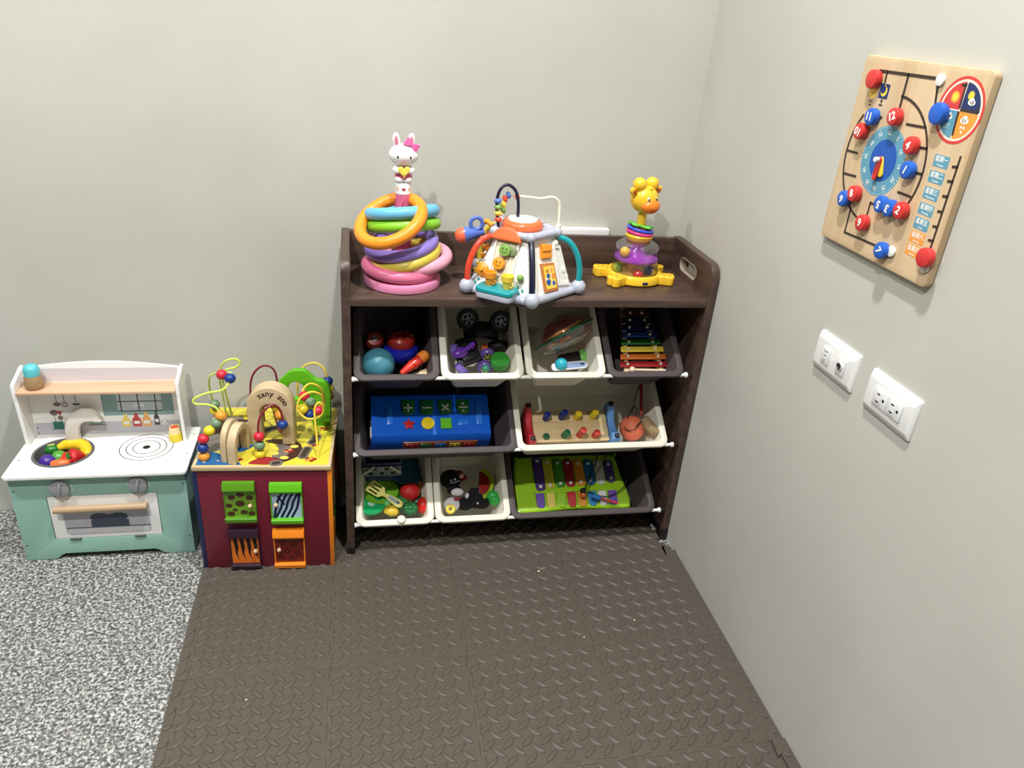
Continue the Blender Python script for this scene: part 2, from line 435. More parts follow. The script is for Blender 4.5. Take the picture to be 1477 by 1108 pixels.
for rr in (1, 2, 3):
    z0, a = ROW[rr]; ca, sa = math.cos(R(a)), math.sin(R(a))
    for d in (.0075, .2545):
        yy = -.287 + d * ca + .0075 * sa; zz = z0 + d * sa - .0075 * ca
        g = G(); g.cyl(.0045, .8096, TR(-.8457, yy, zz, ry=90), seg=14)
        g.cyl(.0062, .006, TR(-.8457, yy, zz, ry=90), seg=16, bev=.001); g.cyl(.0070, .0065, TR(-.0425, yy, zz, ry=90), seg=16, bev=.0015); g.cyl(.0035, .0139, TR(-.0360, yy, zz, ry=90), 1, 12)
        rk('bin_rod', g, [rodm, fc])

# ------------------------------------------------------------ bins
BF = {}
def bin_mesh(w, L=.262, depth=.122, taper=.026):
    g = G()
    def ring(ins, z, r): return [(x, y, z) for x, y in rrect(w - 2 * ins, L - 2 * ins, max(r, .004), 7, 0, L / 2)]
    tk = .0022
    seq = [(.0022, -.0065, .023), (0, -.0065, .024), (0, -.004, .024), (.0012, -.001, .024), (.004, 0, .022), (.0140, 0, .015), (.0160, -.0008, .014), (.0168, -.003, .0135),
           (.0168 + taper * .9, -depth * .93, .013), (.0168 + taper + .004, -depth, .010)]
    g.loft([ring(*s_) for s_ in seq], cap0=False, cap1=True)
    out = [(.0022, -.0065, .023), (.0022, -.0045, .023), (.0045, -.0024, .021), (.0142, -.0026, .014), (.0148, -.006, .014), (.0168 + taper * .9 - tk, -depth * .93 - tk * .3, .013), (.0168 + taper + .002, -depth - tk, .011)]
    rr_ = [ring(*s_) for s_ in out]
    o = len(g.v); n = len(rr_[0])
    for rg in rr_: g.v += [Vector(p) for p in rg]
    for i in range(len(rr_) - 1):
        for j in range(n):
            j2 = (j + 1) % n
            g.f.append([o + (i + 1) * n + j, o + (i + 1) * n + j2, o + i * n + j2, o + i * n + j]); g.m.append(0)
    g.f.append([o + (len(rr_) - 1) * n + j for j in range(n)][::-1]); g.m.append(0)
    return g
BD = mat('dark_grey_bin_plastic', (76, 68, 69), .55, spec=.3)
BC = mat('cream_bin_plastic', (222, 218, 202), .5, spec=.35)
small = obj('storage_bin', bin_mesh(.1965), BD); large = obj('storage_bin', bin_mesh(.3985), BD)
binspec = [(1, -.744, 1, small, BD, 'small dark grey bin at the left end of the top tier, with teal ball'),
           (2, -.545, 1, small, BC, 'small cream bin in the top tier holding black truck and purple car'),
           (3, -.343, 1, small, BC, 'small cream bin in the top tier holding clear maze ball'),
           (4, -.142, 1, small, BD, 'small dark brown bin at the right end of the top tier, with wooden xylophone'),
           (5, -.645, 2, large, BD, 'wide dark grey bin in the middle tier holding blue toy bus'),
           (6, -.2495, 2, large, BC, 'wide cream bin in the middle tier holding wooden pounding bench'),
           (7, -.744, 3, small, BC, 'small cream bin in the bottom tier full of play food and plates'),
           (8, -.546, 3, small, BC, 'small cream bin in the bottom tier with black plush and melon slice'),
           (9, -.2495, 3, large, BD, 'wide dark brown bin in the bottom tier holding lime keyboard toy')]
used = set()
for (k, cx, row, pr, m, lb) in binspec:
    z0, a = ROW[row]
    if pr.name not in used: o = pr; used.add(pr.name)
    else: o = pr.copy(); col.objects.link(o)
    o.data = pr.data
    if m is BC:
        o.material_slots[0].link = 'OBJECT'; o.material_slots[0].material = BC
    F = Matrix.Translation((cx, -.287, z0)) @ Matrix.Rotation(R(a), 4, 'X')
    o.matrix_basis = F; BF[k] = F
    tag(o, lb, 'storage bin', 'tilted plastic bins of the toy rack')
# ------------------------------------------------------------ wooden calendar and clock board on the right wall
WR = Matrix.Translation((0, -.7757, 1.1148)) @ Matrix.Rotation(R(-90), 4, 'Z')
FX = Matrix.Rotation(R(90), 4, 'X')          # local XY -> XZ plane, extruded toward -Y
PLY = wood('birch_ply', (196, 168, 130), (212, 187, 151), 'Z', .55, rough=.5)
board = thing('calendar_board', 'birch wood toy board with clock dial, weather circle and coloured number knobs on the wall', 'activity board', WR)
def bl(p): return (-(p[0] + .7757), p[1] - 1.1148)
c_dark = mat('burnt_slot_shade_brown', (58, 46, 38), .6)  # burnt edges and shade inside the cut slots, mixed into one colour
c_teal = mat('print_teal', (92, 150, 172), .5); c_blue = mat('print_blue', (28, 84, 172), .5); c_navy = mat('print_navy', (34, 50, 98), .5)
c_red = mat('print_red', (208, 66, 58), .5); c_org = mat('print_orange', (236, 150, 58), .5); c_yel = mat('print_yellow', (244, 206, 70), .5)
c_wht = mat('print_white', (238, 238, 232), .5); c_blk = mat('print_black', (30, 30, 32), .5); c_pale = mat('print_paleedge', (232, 214, 196), .5)
bm_ = [PLY, c_dark, c_teal, c_blue, c_navy, c_red, c_org, c_yel, c_wht, c_blk, c_pale]
g = G()
g.shape([rrect(.2855, .2985, .009)], .012, TR(0, -.001, 0) @ FX, 0, bev=.0012, bres=2)
F1 = lambda k=0: TR(0, -.0129 - .00012 * k, 0) @ FX
def st(pts, w=.0036, k=4): g.shape([stroke([bl(p) for p in pts], w)], .0003, F1(k), 1)
def dec(poly, mi, k=0, holes=()): g.shape([poly] + list(holes), .0003, F1(k), mi)
def cc(y, z, r, n=40): a, b = bl((y, z)); return circ(r, n, a, b)
# clock dial
dec(cc(-.744, 1.1155, .0535, 60), 2, 0); dec(cc(-.7455, 1.1165, .032, 48), 3, 1)
cx_, cz_ = bl((-.744, 1.1155))
for k in range(60):
    a = R(6 * k); r0, r1 = (.0475, .0525) if k % 5 == 0 else (.050, .0525)
    g.shape([stroke([(cx_ + r0 * math.cos(a), cz_ + r0 * math.sin(a)), (cx_ + r1 * math.cos(a), cz_ + r1 * math.sin(a))], .0005)], .0003, F1(1), 8)
for k in range(12):
    a = R(90 - 30 * k); g.text(str(60 if k == 0 else 5 * k), .009, F1(1) @ TR(cx_ + .0425 * math.cos(a), cz_ + .0425 * math.sin(a), 0, rz=-30 * k), 8)
# weather circle
wy, wz = -.875, 1.209; a_, b_ = bl((wy, wz))
dec(circ(.0445, 60, a_, b_), 5, 0, [circ(.0405, 60, a_, b_)]); dec(circ(.0403, 60, a_, b_), 10, 0)
def quad(a0, mi):
    pts = [(a_ + .0008 * math.copysign(1, math.cos(R(a0 + 45))), b_ + .0008 * math.copysign(1, math.sin(R(a0 + 45))))]
    for k in range(13):
        t = R(a0 + 2 + 86 * k / 12); pts.append((a_ + .037 * math.cos(t), b_ + .037 * math.sin(t)))
    dec(pts, mi, 1)
quad(90, 5); quad(0, 4); quad(180, 2); quad(270, 6)
def sun(x, y, r, k=2): dec(star(r * 1.45, r * 1.05, 14, x, y), 7, k)
def cloud(x, y, s_, k=3):
    for dx, dy, rr_ in ((-.6, 0, .5), (.6, 0, .5), (0, .3, .68), (0, -.1, .55)): dec(circ(rr_ * s_, 16, x + dx * s_, y + dy * s_), 8, k)
    for dx in (-.25, .25): dec(circ(.08 * s_, 8, x + dx * s_, y + .1 * s_), 5, k + 1)
sun(a_ - .0155, b_ + .016, .0058); dec(circ(.0062, 20, a_ - .0155, b_ + .016), 6, 3); dec(circ(.0052, 20, a_ - .0155, b_ + .016), 7, 4)
sun(a_ + .0135, b_ + .021, .0045); cloud(a_ + .018, b_ + .0125, .0062)
cloud(a_ - .0165, b_ - .010, .0062); cloud(a_ + .0155, b_ - .0115, .0068)
for k in range(7): dec(stroke([(a_ - .022 + .0035 * (k % 4) + .001, b_ - .019 - .004 * (k // 4)), (a_ - .0225 + .0035 * (k % 4) + .001, b_ - .0212 - .004 * (k // 4))], .0008), 8, 3)
for dx, dy in ((-.003, -.0205), (.003, -.0205), (0, -.0265)): dec(star(.0026, .0012, 6, a_ + .0155 + dx, b_ + dy), 8, 3)
# slots: flat strips, shade inside the cuts painted in
st([(-.678, 1.243), (-.819, 1.2445)], .0045); st([(-.6965, 1.243), (-.6975, 1.2285)]); st([(-.7485, 1.243), (-.750, 1.19)], .0045)
st([(-.8165, 1.241), (-.826, 1.203)], .004)
C0 = (-.744, 1.115)
def arc(a0, a1, r=.098): st([(C0[0] - r * math.cos(R(a0 + (a1 - a0) * k / 20)), C0[1] + r * math.sin(R(a0 + (a1 - a0) * k / 20))) for k in range(21)], .0038)
arc(88, -42); arc(143, 258)
for p, q in (((-.777, 1.1765), (-.819, 1.178)), ((-.807, 1.149), (-.835, 1.151)), ((-.8186, 1.1145), (-.8415, 1.1155)), ((-.802, 1.0802), (-.8347, 1.080)),
             ((-.681, 1.1765), (-.713, 1.177)), ((-.653, 1.150), (-.687, 1.1505)), ((-.646, 1.115), (-.676, 1.1155)), ((-.6566, 1.0785), (-.688, 1.080)), ((-.68, 1.0545), (-.712, 1.0547)),
             ((-.745, 1.050), (-.745, 1.020)), ((-.745, 1.0495), (-.80, 1.052)), ((-.699, 1.029), (-.700, .9885)), ((-.700, .9885), (-.826, .9925)),
             ((-.9052, 1.1517), (-.9052, 1.012)), ((-.8725, 1.240), (-.8735, 1.214)), ((-.8745, 1.206), (-.8765, 1.178)), ((-.878, 1.2105), (-.909, 1.2105)), ((-.909, 1.2105), (-.909, 1.216)), ((-.8665, 1.241), (-.873, 1.2425))):
    st([p, q], .0036)
for z in (1.1385, 1.1185, 1.0975, 1.0757, 1.054, 1.0335): st([(-.9052, z), (-.897, z - .001)], .0036)
# day labels
days = ['一', '二', '三', '四', '五', '六', '日']; en = ['Monday', 'Tuesday', 'Wednesday', 'Thursday', 'Friday', 'Saturday', 'Sunday']
for k, z in enumerate((1.1395, 1.117, 1.0935, 1.0705, 1.049, 1.0285, 1.0085)):
    x, zz = bl((-.8715, z)); dec(rrect(.0312, .0168, .0015, 3, x, zz), 2 if k < 5 else 6, 0)
    g.text('星期' + days[k], .0088, F1(1) @ TR(x, zz + .0025, 0), 8, bold=.0001); g.text(en[k], .0042, F1(1) @ TR(x, zz - .0054, 0), 8)
# day and night pictures
x, zz = bl((-.7015, 1.2148)); dec(rrect(.0235, .022, .0012, 3, x, zz), 4, 0)
mo = [(x + .0075 * math.cos(R(a)), zz + .0075 * math.sin(R(a))) for a in range(-150, 91, 12)] + [(x - .003 + .0068 * math.cos(R(a)), zz + .003 + .0068 * math.sin(R(a))) for a in range(78, -139, -12)]
dec(mo, 7, 2)
g.text('夜', .006, F1(1) @ TR(x, zz - .015, 0), 9); g.text('night', .005, F1(1) @ TR(x, zz - .020, 0), 9)
x, zz = bl((-.674, 1.211)); sun(x, zz, .0075, 1)
g.text('白天', .006, F1(1) @ TR(x, zz - .014, 0), 9); g.text('day', .005, F1(1) @ TR(x, zz - .019, 0), 9)
panel = obj('board_panel', g, bm_, board)
kr = paint((206, 52, 50)); kb = paint((30, 92, 190)); kw = paint((232, 232, 226)); ky = paint((238, 200, 60))
def knob(y, z, m, txt=None, rot=0, r=.0132):
    x, zz = bl((y, z)); g = G(); g.cyl(r, .0125, TR(x, -.0142, zz) @ FX, 0, 28, bev=.003)
    g.cyl(.0022, .003, TR(x, -.0122, zz) @ FX, 0, 10)
    if txt: g.text(txt, .0165, TR(x, -.0266, zz, rx=90) @ Matrix.Rotation(R(rot), 4, 'Z'), 1, h=.0004, bold=.0006)
    lab(obj('number_knob' if txt else 'blank_knob', g, [m, kw], board), '%s round knob%s' % ({kr: 'red', kb: 'blue'}[m], ' with white number %s' % txt if txt else ' without a number'))
sh = .0045
for (y, z, m, t, rot) in ((-.704, 1.1761, kb, '11', 0), (-.7593, 1.1838, kr, '12', 25), (-.6856, 1.1509, kr, '10', 165), (-.8142, 1.1507, kr, '4', -20), (-.8232, 1.1165, kb, '1', -20),
                          (-.7128, 1.0559, kr, '8', 15), (-.6894, 1.0419, kb, '6', 170), (-.7863, 1.0561, kb, '5', 175), (-.8086, 1.0556, kb, '3', 170), (-.8345, 1.0586, kr, '2', -15),
                          (-.7535, 1.0178, kr, '9', 0), (-.8177, .9911, kb, '7', -40)):
    knob(y + sh, z, m, t, rot)
knob(-.6824 + sh, 1.2301, kr, None, r=.0146); knob(-.8505 + sh, 1.2006, kb, None, r=.0152); knob(-.9144 + sh, 1.010, kr, None, r=.0146)
for (y, z) in ((-.8225, 1.2435), (-.8295, .9945), (-.9085, .9955)):
    x, zz = bl((y, z)); g = G(); g.cyl(.0085, .004, TR(x, -.0134, zz) @ FX, 0, 22, bev=.001); lab(obj('slot_end_cap', g, kw, board), 'flat white round cap')
x, zz = bl((-.744, 1.1175))
def hand(dx, m, nm, y, L=.036):
    g = G(); p = [(0, 0)]; M = TR(x, y, zz) @ Matrix.Rotation(R(dx), 4, 'Y') @ FX
    g.shape([rrect(.010, L, .005, 5, 0, -L / 2 + .005)], .003, M, 0, bev=.0008); lab(obj('clock_hand', g, m, board), nm)
hand(-20, ky, 'yellow hour hand', -.0136, .032); hand(2, kr, 'red minute hand', -.0172, .037)
g = G(); g.cyl(.0042, .007, TR(x, -.0202, zz) @ FX, 0, 16, bev=.001); lab(obj('hand_pin', g, kw, board), 'white centre pin of the clock hands')

# ------------------------------------------------------------ wall plates
WP = mat('white_plate_plastic', (233, 233, 230), .3); WP2 = mat('white_socket_plastic', (224, 224, 222), .35); DK = mat('socket_dark', (26, 26, 28), .5); ST = mat('socket_metal', (150, 150, 150), .3, 1.0)
def plate_body(t):
    g = G(); pr = lambda w, h, r, y: [(a, y, b) for a, b in rrect(w, h, r, 4)]
    g.loft([pr(.120, .070, .003, 0), pr(.120, .070, .003, -.0035), pr(.1185, .0685, .004, -.0045), pr(.112, .0505, .003, -.0092), pr(.110, .049, .003, -.0095)][::-1], cap0=True, cap1=True)
    return obj('cover_plate', g, WP, t)
FXo = lambda x, y, z: TR(x, y, z) @ FX
p1 = thing('phone_and_antenna_plate', 'white wall plate with phone jack and round antenna socket, nearer the corner', 'wall plate', Matrix.Translation((0, -.7596, .7745)) @ Matrix.Rotation(R(-90), 4, 'Z'))
plate_body(p1)
g = G(); g.box(.0235, .0035, .030, TR(-.0205, -.0102, 0), bev=.0008); g.box(.012, .0015, .003, TR(-.0205, -.0124, .0105), bev=.0004); g.box(.008, .0012, .006, TR(-.0205, -.0121, -.0045), 0, bev=.0003)
g.box(.0062, .0004, .0018, TR(-.0205, -.0122, -.0005), 1)
g.text('TEL', .0035, FXo(-.0205, -.0119, -.0115), 2, .0002)
obj('phone_jack', g, [WP2, DK, c_dark], p1)
g = G(); g.box(.0235, .0035, .030, TR(.0265, -.0102, 0), bev=.0008); g.cyl(.0078, .0028, TR(.0265, -.0118, .0015) @ FX, 0, 24, bev=.0006); g.torus(.0052, .0011, TR(.0265, -.0148, .0015) @ FX, 2, 24, 8); g.cyl(.0046, .0004, TR(.0265, -.0145, .0015) @ FX, 1, 20); g.cyl(.001, .002, TR(.0265, -.0148, .0015) @ FX, 2, 8)
lab(obj('antenna_socket', g, [WP2, DK, ST], p1), 'round metal antenna socket')
p2 = thing('double_power_socket', 'white wall plate with two power outlets side by side, farther from the corner', 'wall plate', Matrix.Translation((0, -.918, .7727)) @ Matrix.Rotation(R(-90), 4, 'Z'))
plate_body(p2)
for sx in (-1, 1):
    g = G(); cx = .0012 + sx * .0178
    g.box(.0352, .0035, .0298, TR(cx, -.0102, 0), bev=.0008); g.box(.0145, .0016, .023, TR(cx - .0035, -.0122, 0), 0, bev=.0006)
    for zz in (.0065, -.0065): g.box(.0072, .0004, .0022, TR(cx - .0035, -.0131, zz), 1)
    g.cyl(.0026, .0004, TR(cx + .0085, -.0118, 0) @ FX, 1, 14)
    obj('power_outlet', g, [WP2, DK], p2)
# cable cover on the back wall
g = G(); g.bx(-.420, -.197, -.0185, -.0005, .768, .7975, bev=.0015); g.bx(-.420, -.1968, -.0187, -.0003, .7905, .7925, bev=.0005)
tag(obj('cable_cover', g, mat('white_cable_cover', (236, 236, 234), .3)), 'short white plastic cable cover on the back wall behind the rack top', 'cable cover')

# ------------------------------------------------------------ ring stacker
pk = plastic((228, 108, 142)); pk2 = plastic((226, 140, 178)); wh = plastic((236, 234, 232)); yl = plastic((238, 216, 90))
stk = thing('ring_stacker', 'pink ring stacker post topped by a white rabbit figure, left end of rack top', 'toy', TR(-.7285, -.158, .7025))
g = G(); g.lathe([(0, 0), (.083, 0), (.0862, .002), (.0868, .006), (.0868, .0155), (.0855, .0185), (.082, .0195), (0, .0195)], TR(0, -.011, 0), seg=64); lab(obj('stacker_base', g, pk2, stk), 'light pink round base')
g = G(); g.lathe([(0, .0165), (.022, .0165), (.0195, .022), (.0178, .06), (.017, .15), (.0162, .19), (.0168, .194), (.0168, .2005), (0, .2005)], seg=28)
for k in range(4):
    pts = [(.0180 * math.cos(R(a * 6 + 90 * k)), .0180 * math.sin(R(a * 6 + 90 * k)), .03 + .16 * a / 30) for a in range(31)]
    g.tube(pts, .0011, seg=6)
g.shape([star(.006, .003)], .001, TR(0, -.0176, .075) @ FX, 1); g.shape([star(.005, .0025)], .001, TR(.002, -.0172, .105) @ FX, 1)
obj('stacker_post', g, [pk, pk2], stk)
g = G(); g.lathe([(0, .2005), (.0158, .2005), (.0172, .202), (.0172, .2235), (.0158, .2255), (0, .2255)], seg=28)
def heart(s_, n=24): return [(s_ * .0625 * 16 * math.sin(2 * PI * k / n) ** 3, s_ * .0625 * (13 * math.cos(2 * PI * k / n) - 5 * math.cos(4 * PI * k / n) - 2 * math.cos(6 * PI * k / n) - math.cos(8 * PI * k / n))) for k in range(n)][::-1]
for a, mi in ((0, 1), (-48, 2), (48, 2)): g.shape([heart(.0042) if mi == 1 else circ(.0036, 16)] + ([circ(.002, 12)] if mi == 2 else []), .0006, Matrix.Rotation(R(a), 4, 'Z') @ TR(0, -.0170, .213) @ FX, mi)
obj('patterned_collar', g, [wh, mat('heart_red', (190, 50, 70), .4), c_org], stk)
# rabbit figure
fg = G(); zt = .2255
for sx in (-1, 1): fg.sph(1, TR(sx * .0088, -.004, zt + .0070, s=(.0112, .0135, .0082)))
body = obj('rabbit_feet', fg, wh, stk)
g = G(); g.lathe([(0, zt + .009), (.0185, zt + .009), (.0195, zt + .012), (.017, zt + .022), (.011, zt + .034), (0, zt + .036)], TR(0, 0, 0, s=(1, .8, 1))); g.torus(.0182, .0016, TR(0, 0, zt + .0115, s=(1, .8, 1)), seg=28, rs=8)
lab(obj('rabbit_dress', g, pk, stk), 'pink dress')
g = G()
for sx in (-1, 1): g.tube(crom([(sx * .010, -.001, zt + .032), (sx * .0185, -.007, zt + .0285), (sx * .0145, -.0145, zt + .027)], 5), [.0058] * 11, seg=10); g.sph(.0068, TR(sx * .0145, -.0148, zt + .027))
obj('rabbit_arms', g, wh, stk)
g = G(); g.shape([heart(.0135)], .006, TR(0, -.0165, zt + .0270) @ FX, bev=.0024, bres=3); lab(obj('heart', g, yl, stk), 'yellow heart held in the paws')
g = G(); zh = zt + .0575
g.lathe([(math.cos(t) * .0305 * (1 + .05 * math.cos(2 * t)), math.sin(t) * .0245) for t in [R(-90 + 180 * k / 16) for k in range(17)]], TR(0, 0, zh, s=(1, .82, 1)), seg=32)
for sx in (-1, 1):
    g.sph(1, TR(sx * .0155, .002, zh + .0285, ry=sx * 7, s=(.0083, .0062, .0175)))
    g.sph(1, TR(sx * .0156, -.0035, zh + .0285, ry=sx * 7, s=(.0038, .0022, .0115)), 1)
    g.sph(1, TR(sx * .0135, -.0232, zh - .001, rz=sx * 28, s=(.0021, .0012, .0032)), 2)
g.tube(crom([(-.0042, -.0248, zh - .009), (0, -.0252, zh - .0105), (.0042, -.0248, zh - .009)], 5), .0005, mi=3, seg=6)
g.sph(1, TR(0, -.0253, zh - .0065, s=(.0012, .0008, .0009)), 3)
head = obj('rabbit_head', g, [wh, mat('ear_pink', (205, 120, 140), .5), c_blk, pk], stk)
g = G()
for a in (35, -145): g.loft([[(0, -.0035, -.0025), (0, .0035, -.0025), (0, .0035, .0025), (0, -.0035, .0025)], [(.007, -.005, -.006), (.007, .005, -.006), (.007, .005, .006), (.007, -.005, .006)], [(.0125, -.0035, -.0075), (.0125, .0035, -.0075), (.0125, .0035, .0075), (.0125, -.0035, .0075)]], TR(.0165, -.009, zh + .0235, s=1.25) @ Matrix.Rotation(R(a), 4, 'Y'))
g.sph(.0046, TR(.0165, -.010, zh + .0235)); lab(obj('bow', g, plastic((232, 110, 170)), head), 'bright pink bow on the ear')
RINGM = {}
def ring(x, y, z, alpha, beta, rgb, lb, M2=None):
    g = G(); g.torus(.0712, .0137, seg=64, rs=16)
    o = obj('stacking_ring', g, mat('ring_plastic_%d_%d_%d' % rgb, rgb, .36, coat=.1))
    o.matrix_basis = Matrix.Translation((x, y, z)) @ Matrix.Rotation(R(-beta), 4, 'Y') @ Matrix.Rotation(R(alpha), 4, 'X')
    tag(o, lb, 'stacking ring', 'coloured rings around the stacker post')
ring(-.757, -.194, .8525, 21, 25, (245, 148, 40), 'orange ring hanging steeply tilted, topmost on the rabbit stacker')
ring(-.7295, -.142, .8585, -12, 5, (102, 178, 214), 'sky blue ring just below the orange one on the stacker')
ring(-.726, -.142, .8305, -12, 4, (134, 206, 50), 'lime green ring directly under the blue one on the stacker')
ring(-.731, -.158, .790, 5, 11, (144, 122, 204), 'purple ring at middle height on the stacker')
ring(-.724, -.158, .7655, 4, 14, (216, 194, 78), 'yellow ring right under the purple one on the stacker')
ring(-.698, -.150, .757, 5, 6, (234, 168, 190), 'pale pink ring sticking out to the right of the stacker')
ring(-.737, -.168, .7395, 2, -4, (216, 112, 146), 'rose pink ring resting on the stacker base')

# ------------------------------------------------------------ pentagon activity toy
CX, CY, CZ = -.459, -.193, .7023
dome = thing('activity_centre', 'white five-sided activity toy with drum top and coloured arches, middle of rack top', 'toy', TR(CX, CY, CZ))
dgrey = plastic((176, 180, 194)); dwh = plastic((232, 230, 222)); dor = plastic((240, 110, 62)); dteal = plastic((24, 150, 156)); dnavy = plastic((24, 26, 50)); dcream = plastic((222, 212, 186)); dyel = plastic((240, 206, 70)); dgrn = plastic((120, 160, 76)); dorn = plastic((240, 150, 40)); dblu = plastic((86, 116, 200)); dred = plastic((222, 74, 48))
V5 = lambda r, z, k: (r * math.cos(R(-90 + 72 * k)), r * math.sin(R(-90 + 72 * k)), z)
g = G()
for k in range(5):
    a, b = Vector(V5(.128, .0105, k)), Vector(V5(.128, .0105, k + 1)); g.tube([a, b], .0095, seg=12)
g.prism([(V5(.12, 0, k)[0], V5(.12, 0, k)[1]) for k in range(5)], .008, TR(0, 0, .004)); bf = obj('base_frame', g, dgrey, dome)
for k in range(5):
    g = G(); g.sph(.0172, TR(*V5(.137, .0174, k))); obj('foot_ball', g, dgrey, dome)
def pent(r, z, n=5, e=.0):
    pts = []
    for k in range(5):
        a, b = Vector(V5(r, z, k)), Vector(V5(r, z, k + 1))
        for j in range(n): pts.append(tuple(a.lerp(b, .06 + .88 * j / (n - 1))))
    return pts
g = G(); g.loft([pent(.127, .006), pent(.125, .012), pent(.112, .045), pent(.094, .085), pent(.071, .130), pent(.06, .134)])
BSG = g
g = G(); g.prism([(V5(.072, 0, k)[0], V5(.072, 0, k)[1]) for k in range(5)], .014, TR(0, 0, .130))
for k in range(5): g.tube([V5(.075, .139, k), V5(.075, .139, k + 1)], .0085, seg=12); g.sph(.0112, TR(*V5(.075, .139, k)))
for dx, dy in ((.02, .028), (.034, .018), (.045, .005), (.03, .04)): g.box(.003, .006, .0012, TR(dx, dy, .1445, rz=-40), 1)
obj('top_frame', g, [dgrey, c_dark], dome)
g = G(); g.lathe([(0, .142), (.043, .142), (.0465, .147), (.046, .155), (.042, .160), (.036, .162), (0, .162)], TR(-.006, -.006, 0), seg=48); dr = lab(obj('drum', g, dor, dome), 'orange drum rim')
g = G(); g.lathe([(0, .1605), (.034, .1605), (.033, .1645), (.026, .1665), (0, .167)], TR(-.006, -.006, 0), seg=40); lab(obj('drum_skin', g, wh, dr), 'white drum top')
def faceM(k):
    a, b = Vector(V5(.125, .010, k)), Vector(V5(.125, .010, k + 1)); c, d = Vector(V5(.069, .132, k)), Vector(V5(.069, .132, k + 1))
    o = (a + b) / 2; x = (b - a).normalized(); up = ((c + d) / 2 - o).normalized(); n = x.cross(up)
    return Matrix(((x.x, up.x, n.x, o.x), (x.y, up.y, n.y, o.y), (x.z, up.z, n.z, o.z), (0, 0, 0, 1)))
A4, A0, A3 = faceM(4), faceM(0), faceM(3)
# bumps on white corner strips
g = BSG
for (x, y) in ((.048, .078), (.046, .092), (.044, .066), (.038, .026), (.050, .020), (.043, .013)): g.box(.004, .007, .0015, A4 @ TR(x, y, .0025, rz=25), 0 if y > .03 else 1, bev=.0004)
for (x, y) in ((-.062, .060), (-.058, .085), (-.055, .072), (-.060, .024), (-.066, .016)): g.box(.004, .007, .0015, A4 @ TR(x, y, .0025, rz=-25), 0 if y > .03 else 1, bev=.0004)
obj('body_shell', g, [dwh, dteal], dome)
# arches between the faces
for k, m, lb in ((4, dred, 'red arched handle on the left edge'), (0, dnavy, 'navy arched handle on the front edge'), (1, dteal, 'teal arched handle on the right edge'), (2, dnavy, 'dark arched handle at the back'), (3, dyel, 'yellow arched handle at the back')):
    pr = ((.078, .130), (.104, .121), (.124, .096), (.135, .062), (.136, .028)) if k != 0 else ((.079, .131), (.098, .112), (.115, .082), (.128, .052), (.134, .026))
    a = R(-90 + 72 * k); g = G(); g.tube([(r * math.cos(a), r * math.sin(a), z) for r, z in [(p.x, p.z) for p in crom([(r, 0, z) for r, z in pr], 6)]], .0068, seg=12); lab(obj('arch_handle', g, m, dome), lb)
# left front face: slide channel
g = G(); g.shape([rrect(.058, .112, .006, 4, -.008, .068)], .003, A4 @ TR(0, 0, .001), 0, bev=.001)
g.shape([rrect(.058, .112, .006, 4, -.008, .068), rrect(.050, .104, .004, 4, -.008, .068)], .006, A4 @ TR(0, 0, .002), 1, bev=.001)
for x in (-.024, .008): g.box(.0016, .100, .003, A4 @ TR(x, .066, .0045), 1)
sl_ = obj('slide_channel', g, [dcream, dwh], dome)
g = G(); g.shape([[(.036 * math.cos(R(180 * k / 16)), .036 * math.sin(R(180 * k / 16)) * .85) for k in range(17)]], .013, A4 @ TR(-.010, .118, .004), bev=.004, bres=3)
lab(obj('channel_hood', g, dor, dome), 'orange half-round hood under the drum')
def face_knob(M, m, lb, r=.0135, h=.012):
    g = G(); g.cyl(r, h, M, 0, 28, bev=.002); g.torus(r - .001, .0012, M @ TR(0, 0, h - .001), 0, 28, 6)
    for sx in (-.35, .35): g.cyl(.0018, .0004, M @ TR(sx * r, .2 * r, h), 1, 10)
    g.tube([M @ Vector((r * .45 * math.cos(R(a)), r * .45 * math.sin(R(a)), h + .0002)) for a in range(205, 336, 26)], .0006, mi=1, seg=6)
    lab(obj('smiling_knob', g, [m, c_dark], dome), lb)
face_knob(A4 @ TR(-.006, .098, .006), dgrn, 'green smiling knob'); face_knob(A4 @ TR(-.014, .067, .006), dorn, 'orange smiling knob')
g = G(); g.cyl(.011, .008, A4 @ TR(.010, .099, .004), 0, 24, bev=.002); lab(obj('rear_gear', g, plastic((120, 130, 90)), dome), 'dark green knob behind the smiling one')
g = G(); g.lathe([(0, 0), (.013, 0), (.016, .004), (.010, .008), (0, .010)], A4 @ TR(-.052, .047, .004, rx=10), seg=20); g.cyl(.005, .012, A4 @ TR(-.052, .047, .006), 0, 14, bev=.001); lab(obj('spinner', g, dorn, dome), 'orange spinner')
g = G(); g.cyl(.0085, .010, A4 @ TR(-.022, .034, .003), 0, 18, bev=.002); lab(obj('side_gear', g, plastic((110, 130, 96)), dome), 'grey green knob by the cups')
g = G(); g.sph(.0078, A4 @ TR(.042, .046, .010)); g.cyl(.004, .008, A4 @ TR(.042, .046, .001), 0, 12); lab(obj('ball_button', g, dgrn, dome), 'green ball button')
